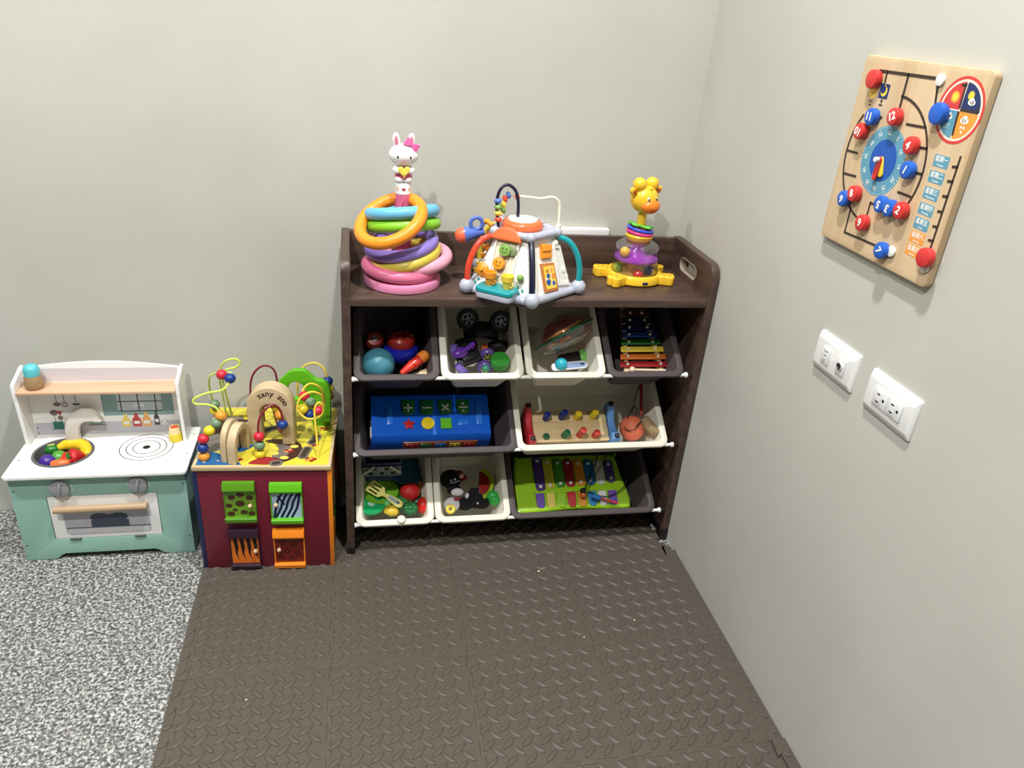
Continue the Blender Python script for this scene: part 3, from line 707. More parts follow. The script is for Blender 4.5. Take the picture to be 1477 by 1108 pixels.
# teal cup tray
tc_ = Vector((-.5300 - CX, -.2900 - CY, 0)); TRM = TR(tc_.x, tc_.y, .010, rz=-36)
g = G(); g.shape([rrect(.088, .052, .014, 6)], .014, TRM, 1, bev=.003); g.shape([rrect(.090, .054, .015, 6)], .011, TRM @ TR(0, 0, .0135), 0, bev=.003)
tr_ = lab(obj('cup_tray', g, [dteal, dgrey], dome), 'teal tray with grey underside')
for x, m, lb in ((-.021, dorn, 'orange cup'), (.022, dyel, 'yellow cup')):
    g = G(); g.lathe([(0, 0), (.0085, 0), (.0105, .016), (.0135, .0175), (.0145, .030), (.0125, .030), (.0105, .020), (0, .019)], TRM @ TR(x, .004, .024), seg=24); g.torus(.0045, .0014, TRM @ TR(x + .0115, 0, .034, rx=90), seg=16, rs=6); lab(obj('push_cup', g, m, tr_), lb)
# right front face
g = G(); g.shape([[(-.020, -.014), (.012, -.017), (.016, .012), (-.014, .018)]], .009, A0 @ TR(-.002, .100, .002), bev=.002); g.shape([[(-.018, .001), (.013, -.002), (.015, .011), (-.013, .016)]], .004, A0 @ TR(-.002, .100, .010), bev=.0015); lab(obj('rocker_key', g, dorn, dome), 'orange rocker key')
g = G(); g.shape([[(-.034, -.001), (.019, -.005), (.019, .075), (-.033, .077)]], .003, A0 @ TR(0, .008, .001), 0, bev=.001)
g.shape([[(-.029, .002), (.015, -.001), (.015, .062), (-.028, .066)]], .006, A0 @ TR(0, .010, .003), 1, bev=.001)
g.shape([[(-.024, .008), (.010, .006), (.011, .056), (-.023, .059)]], .0006, A0 @ TR(0, .010, .0088), 2)
for i, (x, y, r, mi) in enumerate(((-.014, .022, .007, 3), (-.012, .036, .0055, 3), (-.013, .047, .004, 1), (.002, .018, .005, 3), (.004, .034, .006, 4), (.000, .048, .0045, 4), (-.020, .030, .003, 5))): g.shape([circ(r, 16, x, y + .010)], .0005, A0 @ TR(0, 0, .0092 + i * .0001), mi)
g.shape([stroke([(-.004, .018), (-.002, .066)], .001)], .0006, A0 @ TR(0, 0, .0098), 5)
lab(obj('picture_book', g, [dwh, plastic((196, 122, 60)), c_yel, c_blue, c_org, c_wht], dome), 'small orange framed picture flap')
g = G(); g.shape([[(.022, .018), (.060, .012), (.050, .105), (.026, .112)], [(.030, .026), (.052, .022), (.045, .098), (.030, .102)]], .005, A0 @ TR(0, 0, .001), 0, bev=.0015)
g.sph(.008, A0 @ TR(.050, .050, .002, s=(1, 1.2, .6))); g.sph(.008, A0 @ TR(.036, .112, .003, s=(1.2, 1, .7))); g.sph(.006, A0 @ TR(.055, .035, .003, s=(1, 1, .5))); obj('sliding_track', g, dwh, dome)
# left side face with gears
g = G(); g.shape([rrect(.085, .10, .008, 4, 0, .062)], .002, A3 @ TR(0, 0, .001)); gp = lab(obj('gear_panel', g, plastic((40, 30, 34)), dome), 'dark panel behind the red handle')
for (x, y, m) in ((.046, .092, dorn), (.040, .070, dorn), (.044, .048, dyel), (.050, .034, dyel), (.018, .080, dred)):
    g = G(); g.cyl(.009, .008, A3 @ TR(x - .008, y, .003), 0, 16, bev=.002); g.cyl(.003, .006, A3 @ TR(x - .008, y, .010), 0, 10); obj('small_gear', g, m, gp)
# blue horn on the left
g = G(); p0, p1 = Vector((-.100, .030, .126)), Vector((-.142, .030, .111)); Mh = along((-.085, .035, .120), (-.136, .033, .112))
g.lathe([(0, 0), (.007, 0), (.0095, .012), (.015, .030), (.0175, .044), (.0175, .047), (0, .047)], Mh, seg=24); hn = lab(obj('horn', g, dblu, dome), 'blue horn')
g = G(); g.torus(.0135, .0045, TR(-.104, .031, .140, rx=90), seg=28, rs=10); lab(obj('horn_handle', g, dblu, hn), 'blue loop handle')
g = G(); g.lathe([(.0178, .047), (.018, .050), (.015, .060), (.009, .066), (0, .068)], Mh, seg=24); lab(obj('horn_cap', g, plastic((240, 108, 72)), hn), 'orange rounded cap')
g = G(); g.tube(crom([(-.066, .034, .135), (-.078, .045, .142), (-.088, .050, .136)], 5), .006, seg=10); lab(obj('side_clip', g, dorn, dome), 'orange clip behind the corner ball')
# bead arches on top
ba = crom([(-.062, -.017, .146), (-.0685, -.012, .195), (-.063, -.008, .225), (-.047, -.006, .237), (-.029, -.006, .227), (-.020, -.006, .203), (-.017, -.004, .160)], 6)
g = G(); g.tube(ba, .0036, seg=10); lab(obj('bead_arch', g, dnavy, dome), 'black bead arch')
wa = crom([(-.055, -.010, .170), (-.049, .0, .200), (-.038, .003, .2125), (-.018, .003, .211), (.007, .003, .2095), (.034, .003, .2075), (.060, .002, .2115), (.0745, .001, .202), (.0775, .0, .188), (.077, -.008, .146)], 6)
g = G(); g.tube(wa, .0031, seg=10); g.cyl(.006, .01, TR(.077, -.009, .144), 0, 14, bev=.001); lab(obj('bead_wire', g, plastic((236, 228, 208)), dome), 'cream bead wire')
for (x, y, z, m) in ((-.0665, -.013, .203, dblu), (-.0655, -.014, .1895, dgrn), (-.0645, -.015, .1765, dyel), (-.0635, -.016, .163, dred), (-.052, -.006, .1815, dgrn), (-.052, -.004, .193, dyel), (-.0485, .0, .2045, dred), (-.041, .003, .2125, dblu), (-.021, .002, .210, dred)):
    g = G(); g.lathe([(0, -.005), (.005, -.005), (.0078, -.002), (.0078, .002), (.005, .005), (0, .005)], TR(x, y, z) if x < -.06 else TR(x, y, z, ry=70, rz=0), seg=16)
    for k in range(8): g.sph(.002, (TR(x, y, z) if x < -.06 else TR(x, y, z, ry=70)) @ TR(.0072 * math.cos(k * PI / 4), .0072 * math.sin(k * PI / 4), 0), seg=8, rings=6)
    obj('sliding_bead', g, m, dome)

# ------------------------------------------------------------ giraffe popper
gy = plastic((246, 196, 50)); go = plastic((240, 130, 40))
gir = thing('giraffe_popper', 'yellow giraffe ball popper toy with clear dome, right end of rack top', 'toy', TR(-.155, -.122, .7024))
def clear_shell(name, tint=(1, 1, 1), base=.06):
    m = bpy.data.materials.new(name); m.use_nodes = True; nt = m.node_tree; nt.nodes.remove(nt.nodes['Principled BSDF']); out = nt.nodes['Material Output']
    t = nt.nodes.new('ShaderNodeBsdfTransparent'); t.inputs[0].default_value = (*tint, 1); gl = nt.nodes.new('ShaderNodeBsdfGlossy'); gl.inputs['Roughness'].default_value = .04
    df = nt.nodes.new('ShaderNodeBsdfDiffuse'); df.inputs[0].default_value = (.8, .82, .85, 1)
    lw = nt.nodes.new('ShaderNodeLayerWeight'); lw.inputs[0].default_value = .35; mu = nt.nodes.new('ShaderNodeMath'); mu.operation = 'MULTIPLY_ADD'; mu.inputs[1].default_value = .45; mu.inputs[2].default_value = base
    m1 = nt.nodes.new('ShaderNodeMixShader'); m2 = nt.nodes.new('ShaderNodeMixShader'); m2.inputs[0].default_value = base * .6
    nt.links.new(lw.outputs['Facing'], mu.inputs[0]); nt.links.new(mu.outputs[0], m1.inputs[0]); nt.links.new(t.outputs[0], m2.inputs[1]); nt.links.new(df.outputs[0], m2.inputs[2])
    nt.links.new(m2.outputs[0], m1.inputs[1]); nt.links.new(gl.outputs[0], m1.inputs[2]); nt.links.new(m1.outputs[0], out.inputs[0]); return m
CL = clear_shell('clear_plastic', base=.02)
g = G(); g.lathe([(.0, .001), (.066, .001), (.0705, .005), (.0705, .017), (.067, .0225), (.061, .024), (.0580, .022), (.0570, .012), (0, .0105)], seg=56); gb = obj('popper_base', g, gy, gir)
g2 = G(); g2.box(.0135, .0012, .0062, TR(.006, -.0711, .0112, rx=0, rz=4), 0, bev=.0004)
for k in range(5): g2.box(.0014, .0003, .0030 + .0006 * (k % 2), TR(.0010 + k * .0024, -.0718 + .0002 * k, .0112, rz=4), 1)
lab(obj('name_badge', g2, [c_navy, c_wht], gb), 'small dark badge on the front rim')
gs = mat('giraffe_spot', (92, 62, 30), .5)
def foot(a, tw=0):
    g = G(); M = Matrix.Rotation(R(a), 4, 'Z') @ TR(.066, 0, 0, rz=tw)
    pts = [(-.006, -.014), (.012, -.015), (.024, -.016), (.030, -.010), (.0305, -.003), (.0265, 0), (.0305, .003), (.030, .011), (.022, .016), (.010, .014), (-.006, .014)]
    pts = [(x * 1.12, y * 1.15) for x, y in pts]
    sm = [(p.x, p.y) for p in crom([(x, y, 0) for x, y in pts], 3, closed=True)]
    g.shape([sm], .0225, M @ TR(0, 0, .0008), 0, bev=.003, bres=3)
    for (x, y) in ((.008, -.004), (.020, -.009), (.015, .005), (.024, .008), (.004, .008)): g.cyl(.0021, .0004, M @ TR(x * 1.1, y * 1.15, .0233), 1, 10)
    obj('giraffe_foot', g, [gy, gs], gb)
foot(158, 20); foot(222, -10); foot(-30, 15); foot(30, 0)
g = G(); g.lathe([(.0562, .0165), (.0565, .050), (.0562, .078), (.052, .089), (.042, .096), (.030, .099), (.028, .099), (.041, .0945), (.051, .0875), (.0548, .078), (.0551, .050), (.0548, .0165)], seg=56); lab(obj('clear_dome', g, CL, gir), 'clear plastic dome')
g = G(); g.lathe([(0, .0095), (.052, .0095), (.052, .011), (.019, .014), (.017, .050), (0, .050)], seg=40); lab(obj('spinner_column', g, plastic((220, 176, 90)), gir), 'yellow inner column')
g = G(); g.lathe([(0, .050), (.050, .050), (.0535, .053), (.0535, .057), (.046, .060), (.026, .063), (.019, .075), (.016, .098), (0, .099)], seg=48)
for k in range(30): g.sph(.0026, TR(.0525 * math.cos(k * PI / 15), .0525 * math.sin(k * PI / 15), .0545), seg=8, rings=6)
lab(obj('inner_skirt', g, plastic((150, 58, 170)), gir), 'purple frilled skirt and cone')
g = G(); g.lathe([(0, .098), (.024, .098), (.032, .105), (.034, .112), (.031, .116), (0, .117)], TR(0, 0, 0), seg=36); lab(obj('neck_collar', g, gy, gir), 'yellow collar')
for z, rr_, m, lb, tx in ((.1185, .0300, plastic((214, 60, 130)), 'magenta ring', 7), (.1265, .0290, plastic((58, 80, 196)), 'blue ring', 9)):
    g = G(); g.torus(rr_, .0043, TR(0, 0, z, rx=0, ry=tx), seg=36, rs=10); lab(obj('neck_ring', g, m, gir), lb)
g = G(); pts = [((.027 + .007 * math.cos(5 * R(a))) * math.cos(R(a)), (.027 + .007 * math.cos(5 * R(a))) * math.sin(R(a))) for a in range(0, 360, 6)]
g.shape([pts, circ(.013, 24)], .005, TR(0, 0, .1335, ry=9, rx=-3), bev=.0018, bres=3); lab(obj('leaf_ring', g, plastic((110, 214, 70)), gir), 'green leaf-shaped ring')
g = G(); g.lathe([(0, .116), (.0125, .116), (.0112, .135), (.0105, .175), (0, .178)], seg=20)
g.sph(1, TR(-.003, -.004, .200, s=(.0340, .031, .0325))); obj('giraffe_head', g, gy, gir); hd = [o for o in gir.children][-1]
HM = TR(-.003, -.004, .200, rz=22)
g = G(); g.sph(1, HM @ TR(.002, -.022, -.013, rx=-14, s=(.0255, .0195, .0175))); g.tube([HM @ Vector((.002 +   .0225 * math.sin(R(a)), -.021 - .020 * math.cos(R(a)), -.0175 + .003 * abs(math.sin(R(a))))) for a in range(-60, 61, 12)], .0009, mi=1, seg=6)
for sx in (-1, 1): g.sph(.0014, HM @ TR(sx * .007 + .002, -.0375, -.006), 1, 8, 6)
lab(obj('muzzle', g, [go, mat('mouth_brown', (150, 62, 28), .5)], hd), 'orange muzzle')
g = G()
for sx in (-1, 1): g.sph(1, HM @ TR(sx * .0115, -.0272, .005, s=(.0040, .0028, .0052)), 1); g.sph(1, HM @ TR(sx * .0115, -.0292, .0045, s=(.0024, .0018, .0034)), 0)
obj('eyes', g, [c_blk, wh], hd)
g = G()
for sx in (-1, 1): g.lathe([(0, 0), (.007, 0), (.0075, .007), (.0135, .011), (.0165, .019), (.0145, .0275), (.008, .0335), (0, .035)], HM @ TR(sx * .0130, .002, .0165, ry=sx * 20), seg=20); 
g.sph(1, HM @ TR(0, -.016, .0275, s=(.006, .006, .005))); obj('horns', g, gy, hd)
for sx in (-1, 1):
    g = G(); M = HM @ TR(sx * .0375, .0, .019, ry=sx * 55, rz=-sx * 10); g.sph(1, M @ TR(0, 0, 0, s=(.009, .006, .0135))); g.sph(1, M @ TR(0, -.0042, -.001, s=(.0052, .003, .009)), 1); obj('ear', g, [gy, mat('ear_brown', (176, 84, 34), .5)], hd)
for (x, y, z, rgb, lb) in ((-.193, -.141, .7765, (236, 182, 50), 'yellow ball on the purple skirt inside the clear dome'), (-.135, -.085, .7785, (90, 180, 110), 'green ball at the back inside the clear dome'),
                           (-.1585, -.1615, .7255, (206, 40, 40), 'red ball at the front inside the clear dome'), (-.117, -.126, .7255, (40, 92, 190), 'blue ball at the right inside the clear dome'), (-.193, -.105, .7255, (140, 196, 60), 'lime ball at the left inside the clear dome')):
    g = G(); g.sph(.0125, seg=24); tag(obj('popper_ball', g, plastic(rgb), M=TR(x, y, z)), lb, 'ball', 'balls inside the giraffe popper')
# ------------------------------------------------------------ toy kitchen
kw_ = mat('kitchen_white', (238, 238, 234), .35); kt = mat('kitchen_mint', (146, 188, 174), .45); kwood = wood('beech_strip', (204, 164, 132), (218, 182, 150), 'X', .5)
kgr = mat('kitchen_grey', (146, 147, 150), .35, coat=.2); klav = mat('print_lavender', (214, 210, 216), .5); klav2 = mat('print_grey', (186, 184, 192), .5); kslate = mat('print_slate', (68, 76, 92), .5); kwin = mat('print_window_green', (128, 160, 158), .5)
KO = Vector((-1.431, -.128, 0))
kit = thing('toy_kitchen', 'small white and mint wooden toy kitchen with sink, hob and oven', 'toy kitchen', Matrix.Translation(KO))
def kp(name, g, m, lb=None, parent=None):
    for i, v in enumerate(g.v): g.v[i] = v - KO
    o = obj(name, g, m, parent or kit)
    if lb: lab(o, lb)
    return o
def XZ(y): return TR(0, y, 0) @ FX          # local (x, z) plane facing the viewer at depth y, thickness toward -Y
scr = mat('screw_grey', (96, 98, 100), .4, .6)
g = G()
outl = [(-1.622, .001), (-1.562, .001), (-1.552, .004), (-1.544, .012), (-1.535, .0165), (-1.331, .0165), (-1.322, .012), (-1.312, .004), (-1.302, .001), (-1.2395, .001), (-1.2395, .2425), (-1.622, .2425)]
door_o = rrect(.2415, .125, .002, 2, -1.429, .1215)
g.shape([outl, door_o], .0065, XZ(-.2115), 0, bev=.0006)
for (x, z) in ((-1.6145, .202), (-1.6145, .046), (-1.247, .208), (-1.247, .052)): g.cyl(.0022, .0006, TR(x, -.2178, z) @ FX, 1, 12)
for x0 in (-1.6218, -1.2462): g.bx(x0, x0 + .0065, -.2112, -.035, .001, .2425, 0)
g.bx(-1.615, -1.2465, -.041, -.035, .02, .2425, 0); g.bx(-1.615, -1.2465, -.21, -.042, .02, .026, 0)
kp('oven_body', g, [kt, scr], 'mint green oven body')
g = G(); g.shape([rrect(.2385, .122, .002, 2, -1.429, .1215)], .0055, XZ(-.2118), 0, bev=.0006)
g.shape([rrect(.189, .068, .009, 5, -1.427, .1045)], .0003, XZ(-.2172), 1); g.shape([rrect(.189, .0022, .0004, 2, -1.427, .0905)], .0004, XZ(-.2174), 2)
g.shape([rrect(.181, .013, .003, 3, -1.427, .0800)], .0002, XZ(-.21752), 3)
ck = [(-1.464, .0905), (-1.380, .0905), (-1.380, .110), (-1.386, .111), (-1.381, .117), (-1.384, .125), (-1.392, .129), (-1.405, .130), (-1.414, .1275), (-1.421, .1255), (-1.429, .1275), (-1.440, .130), (-1.454, .129), (-1.462, .1245), (-1.465, .117), (-1.460, .111), (-1.464, .110)]
g.shape([ck], .0003, XZ(-.2181), 2)
dr_ = kp('oven_door', g, [kw_, klav2, kslate, klav], 'white oven door with printed cake window')
g = G(); g.tube([(-1.5335, -.232, .1545), (-1.3295, -.232, .1560)], .0088, seg=14)
for x in (-1.523, -1.34): g.cyl(.003, .016, TR(x, -.2165, .1550) @ FX, 0, 10)
kp('door_handle', g, wood('handle_wood', (168, 140, 108), (190, 162, 128), 'X', .6), 'wooden bar handle', dr_)
for x in (-1.505, -1.360):
    g = G(); g.box(.026, .0025, .0035, TR(x, -.2187, .0597), bev=.0006); g.tube([(x - .012, -.2205, .0597), (x + .012, -.2205, .0597)], .0014, seg=8); kp('hinge', g, scr, None, dr_)
for x, z in ((-1.5136, .2085), (-1.3455, .2125)):
    g = G(); g.shape([circ(.0255, 32, x, z - .002), circ(.0225, 32, x, z - .002)], .0003, XZ(-.2181), 1)
    g.cyl(.0212, .011, TR(x, -.2184, z) @ FX, 0, 32, bev=.0025); g.box(.0065, .0045, .035, TR(x, -.2312, z, ry=12), 0, bev=.0015); kp('oven_knob', g, [kgr, mat('print_pale_mint', (188, 214, 206), .5)], 'grey round oven knob')
# counter
SX, SY = -1.526, -.1325
g = G(); co = rrect(.3935, .2130, .009, 5, -1.4286, -.1300)
g.shape([co, circ(.0625, 48, SX, SY)], .0082, TR(0, 0, .2430), 0, bev=.0012)
BX_, BY_ = -1.3435, -.119
for r in (.0615, .0465, .0315): g.shape([circ(r, 56, BX_, BY_), circ(r - .0019, 56, BX_, BY_)], .0002, TR(0, 0, .2512), 1)
g.shape([circ(.0085, 24, BX_, BY_)], .0003, TR(0, 0, .2512), 1)
for (x, y) in ((-1.612, -.163), (-1.2435, -.060), (-1.2435, -.155)): g.cyl(.0022, .0004, TR(x, y, .2511), 2, 10)
kp('countertop', g, [kw_, c_blk, scr], 'white countertop with printed burner rings')
g = G(); g.lathe([(.0605, .2528), (.0665, .2528), (.0672, .2516), (.0622, .2430), (.060, .230), (.045, .2155), (0, .2125), (0, .2140), (.044, .217), (.0585, .231), (.0605, .2528)][::-1], TR(SX, SY, 0), seg=48)
kp('sink_bowl', g, mat('sink_grey', (92, 94, 94), .35), 'dark grey round sink bowl')
# hutch
side = [(-.0975, .2513), (-.1085, .410), (-.1060, .4200), (-.045, .4375), (-.0355, .4375), (-.0355, .2513)]
for x0 in (-1.6185, -1.2625):
    g = G(); g.shape([side[::-1]], .0085, Matrix.Translation((x0, 0, 0)) @ AX, bev=.001); kp('hutch_side', g, kw_)
    if x0 < -1.5:
        pass
g = G(); top = [(-1.6098 + .3471 * k / 20, .4385 + .0155 * math.sin(PI * k / 20)) for k in range(21)]
g.shape([[(-1.6098, .2513), (-1.2627, .2513)] + top[::-1]], .006, XZ(-.0475), 0, bev=.0006)
P_ = lambda poly, mi, k=0: g.shape([poly], .0002, XZ(-.0536 - .00012 * k), mi)
def rc(x0, x1, z0, z1): return [(x0, z0), (x1, z0), (x1, z1), (x0, z1)]
P_(rc(-1.607, -1.265, .256, .289), 2); P_(rc(-1.607, -1.265, .290, .3035), 3); P_(rc(-1.607, -1.265, .404, .437), 1)
P_(rc(-1.449, -1.285, .306, .395), 4)
P_(rc(-1.414, -1.312, .3185, .395), 5, 1)
for x in (-1.4065, -1.366, -1.326): P_(rc(x - .0014, x + .0014, .318, .395), 6, 2)
for z in (.345, .318): P_(rc(-1.414, -1.312, z - .0012, z + .0012), 6, 2)
for x in (-1.372, -1.357): P_(star(.006, .0042, 7, x, .334), 3, 3)
# bottles
def bottle(x, z0, h, w, mi, cap=None):
    P_([(x - w / 2, z0), (x + w / 2, z0), (x + w / 2, z0 + h * .55), (x + w * .2, z0 + h * .75), (x + w * .2, z0 + h), (x - w * .2, z0 + h), (x - w * .2, z0 + h * .75), (x - w / 2, z0 + h * .55)], mi, 4)
    P_(rrect(w * .7, h * .22, .002, 3, x, z0 + h * .3), 3, 5)
bottle(-1.400, .274, .036, .019, 8); bottle(-1.3755, .274, .038, .020, 7); bottle(-1.3525, .274, .040, .020, 9); bottle(-1.3285, .277, .042, .012, 6); bottle(-1.3105, .278, .024, .014, 3)
P_(circ(.006, 16, -1.31, .286), 6, 6); P_(circ(.005, 16, -1.31, .286), 3, 7)
# utensils
for x in (-1.549, -1.532, -1.5065): P_(rc(x - .0006, x + .0006, .345, .372), 6, 2)
P_(circ(.0085, 20, -1.549, .3405, .0055), 5 + 5, 2); P_(rrect(.013, .012, .003, 3, -1.532, .339), 10, 2); P_(rrect(.009, .008, .002, 3, -1.532, .339), 1, 3)
P_([(-1.516, .342), (-1.497, .342), (-1.501, .337), (-1.512, .337)], 6, 2); P_([(-1.512, .321), (-1.495, .321), (-1.499, .315), (-1.508, .315)], 11, 2)
P_(rc(-1.5665, -1.5435, .272, .2925), 12, 2); P_(rc(-1.573, -1.537, .2705, .2715), 6, 3)
P_(circ(.009, 16, -1.560, .317, .008), 10, 1); P_([(-1.556, .322), (-1.541, .321), (-1.547, .309)], 7, 2); P_(circ(.006, 14, -1.5475, .303), 10, 3)
for x in (-1.560, -1.547): P_(rc(x - .0006, x + .0006, .292, .312), 10, 1)
P_(rrect(.03, .012, .005, 4, -1.468, .288), 4, 1); P_(rrect(.04, .003, .001, 2, -1.468, .281), 10, 1)
for (x, z) in ((-1.6035, .2605), (-1.6035, .275)): g.cyl(.0018, .0004, TR(x, -.0536, z) @ FX, 6, 10)
kp('printed_backboard', g, [kw_, klav, klav2, mat('print_cream_white', (232, 230, 226), .5), kwin, mat('print_pane', (190, 204, 206), .5), mat('print_charcoal', (60, 62, 66), .5), mat('print_brick_red', (186, 60, 62), .5), mat('print_mustard', (226, 200, 96), .5), mat('print_salmon', (228, 168, 96), .5), mat('print_taupe', (128, 112, 108), .5), mat('print_rose', (190, 120, 120), .5), mat('print_forest', (46, 112, 96), .5)], 'white backboard printed with window, bottles and utensils')
kp('hutch_shelf', G().bx(-1.6098, -1.2627, -.1125, -.0538, .3955, .4015, bev=.0008), kwood, 'pale wooden shelf board')
g = G(); fp = [(-1.533, .2515), (-1.532, .285), (-1.526, .306), (-1.512, .326), (-1.492, .3355), (-1.470, .3335), (-1.4535, .322), (-1.4465, .306), (-1.460, .3045), (-1.472, .3075), (-1.483, .307), (-1.493, .3015), (-1.501, .289), (-1.5045, .270), (-1.5045, .2515)]
g.shape([fp[::-1]], .020, XZ(-.065), bev=.002); kp('faucet', g, mat('faucet_cream', (226, 222, 212), .4), 'cream wooden arch faucet')
# loose items
g = G(); g.lathe([(0, 0), (.0175, 0), (.0195, .004), (.0205, .010), (.0185, .030), (.0172, .0335), (0, .034)], seg=32, mi=0); g.lathe([(0, .034), (.0172, .034), (.0174, .047), (.0150, .055), (.009, .0595), (0, .0605)], seg=32, mi=1)
tag(obj('toy_shaker', g, [mat('cork_brown', (166, 134, 98), .6, var=.15, varscale=200), plastic((92, 190, 200))], M=TR(-1.5760, -.0840, .4018)), 'cork brown toy shaker with turquoise lid, on the kitchen shelf left end', 'toy shaker')
g = G(); g.lathe([(0, 0), (.0160, 0), (.0172, .002), (.0150, .022)], seg=28, mi=0); g.lathe([(.0150, .022), (.0120, .038), (.0112, .038), (.0105, .030), (0, .029)], seg=28, mi=1); g.sph(1, TR(0, 0, .033, s=(.0095, .0095, .006)), 2)
tag(obj('toy_jar', g, [plastic((238, 214, 54)), plastic((240, 216, 160)), plastic((206, 74, 52))], M=TR(-1.2815, -.0860, .2514)), 'small yellow toy jar with red top, beside the hob on the toy kitchen', 'toy jar')
fz = .2345
def fruit(name, g, m, lb, M, cat='play food'): return tag(obj(name, g, m, M=M), lb, cat, 'play fruit in the toy sink')
g = G(); g.sph(.0185, seg=28, rings=18); fruit('toy_plum', g, plastic((70, 44, 140)), 'purple toy plum in the toy sink', TR(-1.5575, -.1500, .2365))
bp_ = crom([(-.038, .012, .000), (-.020, .022, .003), (.004, .022, .004), (.024, .010, .003), (.036, -.012, .001), (.040, -.026, 0)], 6); nb = len(bp_)
g = G(); g.tube(bp_, [.0148 * min(1, .45 + 2.4 * min(k, nb - 1 - k) / nb) for k in range(nb)], seg=14); fruit('toy_banana', g, plastic((240, 196, 36)), 'yellow toy banana along the back of the toy sink', TR(-1.515, -.1035, .2395))
g = G(); g.sph(1, TR(0, 0, 0, rz=20, s=(.017, .013, .012))); g.cyl(.009, .0015, TR(-.003, .004, .0105, rx=-15), 1, 18); fruit('toy_pepper', g, [plastic((36, 120, 44)), plastic((226, 224, 130))], 'dark green toy pepper with pale end at the back of the sink', TR(-1.5655, -.0935, .2375))
g = G(); g.sph(.0175, seg=24); fruit('toy_lime', g, plastic((84, 158, 60)), 'green toy lime in the middle of the toy sink', TR(-1.5395, -.1280, .2345))
g = G(); g.lathe([(0, -.016), (.010, -.012), (.0155, -.002), (.0150, .008), (.009, .014), (0, .016)], Matrix.Rotation(R(0), 4, 'X'), seg=20, a0=0, a1=180); g.add([(.0, 0, -.016), (.0155, 0, -.002), (.0150, 0, .008), (.009, 0, .014), (0, 0, .016), (-.009, 0, .014), (-.0150, 0, .008), (-.0155, 0, -.002)], [(0, 1, 2, 3, 4, 5, 6, 7)])
fruit('toy_tomato_half', g, plastic((216, 50, 42)), 'red toy tomato wedge beside the strawberry in the sink', TR(-1.519, -.1480, .2430, rx=-60, rz=-35, s=1.25))
sb = mat('strawberry_red', (196, 34, 40), .35, bump=(420, .8, .002)); g = G(); g.lathe([(0, -.020), (.008, -.014), (.0150, -.001), (.0165, .008), (.012, .014), (0, .016)], Matrix.Identity(4), seg=24); g.shape([star(.013, .005, 6)], .0015, TR(0, 0, .0148), 1)
fruit('toy_strawberry', g, [sb, plastic((50, 130, 50))], 'red toy strawberry at the right side of the toy sink', TR(-1.4985, -.1370, .2400, rx=70, rz=-50, s=1.25))
g = G(); g.lathe([(0, 0), (.010, 0), (.011, .004), (.0085, .022), (.004, .030), (0, .031)], seg=18); fruit('toy_carrot', g, plastic((238, 112, 58)), 'orange toy carrot piece at the front of the toy sink', TR(-1.540, -.1680, .2360, ry=75, s=1.25))

# ------------------------------------------------------------ activity cube
QM = Matrix.Translation((-1.0425, -.169, MT)) @ Matrix.Rotation(R(-3.1), 4, 'Z')
cube = thing('activity_cube', 'wooden zoo activity cube, maroon front with animal print flaps and bead wires on top', 'activity cube', QM)
QI = QM.inverted()
def ql(x, y, z=None): v = QI @ Vector((x, y, z if z is not None else .3)); return (v.x, v.y) if z is None else v
qmar = paint((112, 24, 44)); qnavy = paint((18, 34, 78)); qor = paint((232, 132, 30)); qyel = mat('cube_yellow', (216, 200, 62), .35, coat=.3); qply = wood('pale_maple', (190, 166, 128), (208, 186, 150), 'X', .6, rough=.45)
qgrn = paint((92, 176, 24)); qgrn2 = paint((84, 128, 30)); qbrown = mat('print_dark_brown', (62, 36, 26), .5); qgrey = mat('print_road_grey', (112, 104, 96), .4); qblue = mat('print_deep_blue', (24, 92, 146), .4); qred = mat('print_maroon', (150, 36, 44), .4); qlt = mat('print_pale_yellow', (222, 206, 90), .4)
H, D2 = .1455, .1375; zt2 = .294
g = G(); g.bx(-H, H, -D2 - .0005, -D2 + .008, .0, zt2 - .0115, 0, bev=.0006)
g.bx(-H + .008, H - .008, -D2 + .008, D2 - .008, .004, .012, 0); obj('front_panel', g, qmar, cube); lab(list(cube.children)[-1], 'maroon front panel')
g = G(); g.bx(-H - .0095, -H + .0005, -D2 - .001, D2, .0, zt2 - .0115, 0, bev=.0006); lab(obj('left_side_panel', g, qnavy, cube), 'dark navy left side')
g = G(); g.bx(H - .0005, H + .0095, -D2 - .001, -D2 + .011, .0, zt2 - .0115, 0, bev=.0006); g.bx(H - .0005, H + .004, -D2 + .011, D2, .0, zt2 - .0115, 1, bev=.0004)
for k in range(3):
    for j in range(3): g.shape([rrect(.07, .07, .006, 3, -.08 + .085 * k, .05 + .085 * j)], .001, Matrix.Translation((H + .004, 0, 0)) @ AX, 2 + (k + j) % 3)
lab(obj('right_side_panel', g, [qor, qbrown, qor, qgrn2, qply], cube), 'orange edged right side with printed squares')
g = G(); g.bx(-H, H, D2 - .008, D2, 0, zt2 - .0115, 0); obj('back_side_panel', g, qgrn2, cube)
g = G(); g.box(.308, .286, .0115, TR(0, 0, zt2 - .00575), 0, bev=.002)
tops = [qply, qyel, qblue, qgrey, qbrown, qred, qlt, qgrn2, c_org, c_dark]
TP = lambda poly, mi, k=0: g.shape([poly], .0002, TR(0, 0, zt2 + .0001 * k), mi)
sm2 = lambda pts, n=5: [(p.x, p.y) for p in crom([(a, b, 0) for a, b in pts], n, closed=True)]
TP(rrect(.294, .272, .004, 3), 1)
TP([(-.146, -.135), (-.045, -.135), (-.062, -.112), (-.088, -.098), (-.112, -.080), (-.146, -.072)], 2, 1)
TP(sm2([(-.142, -.070), (-.105, -.072), (-.085, -.03), (-.10, .02), (-.075, .06), (-.09, .10), (-.14, .09), (-.143, .0)]), 3, 1)
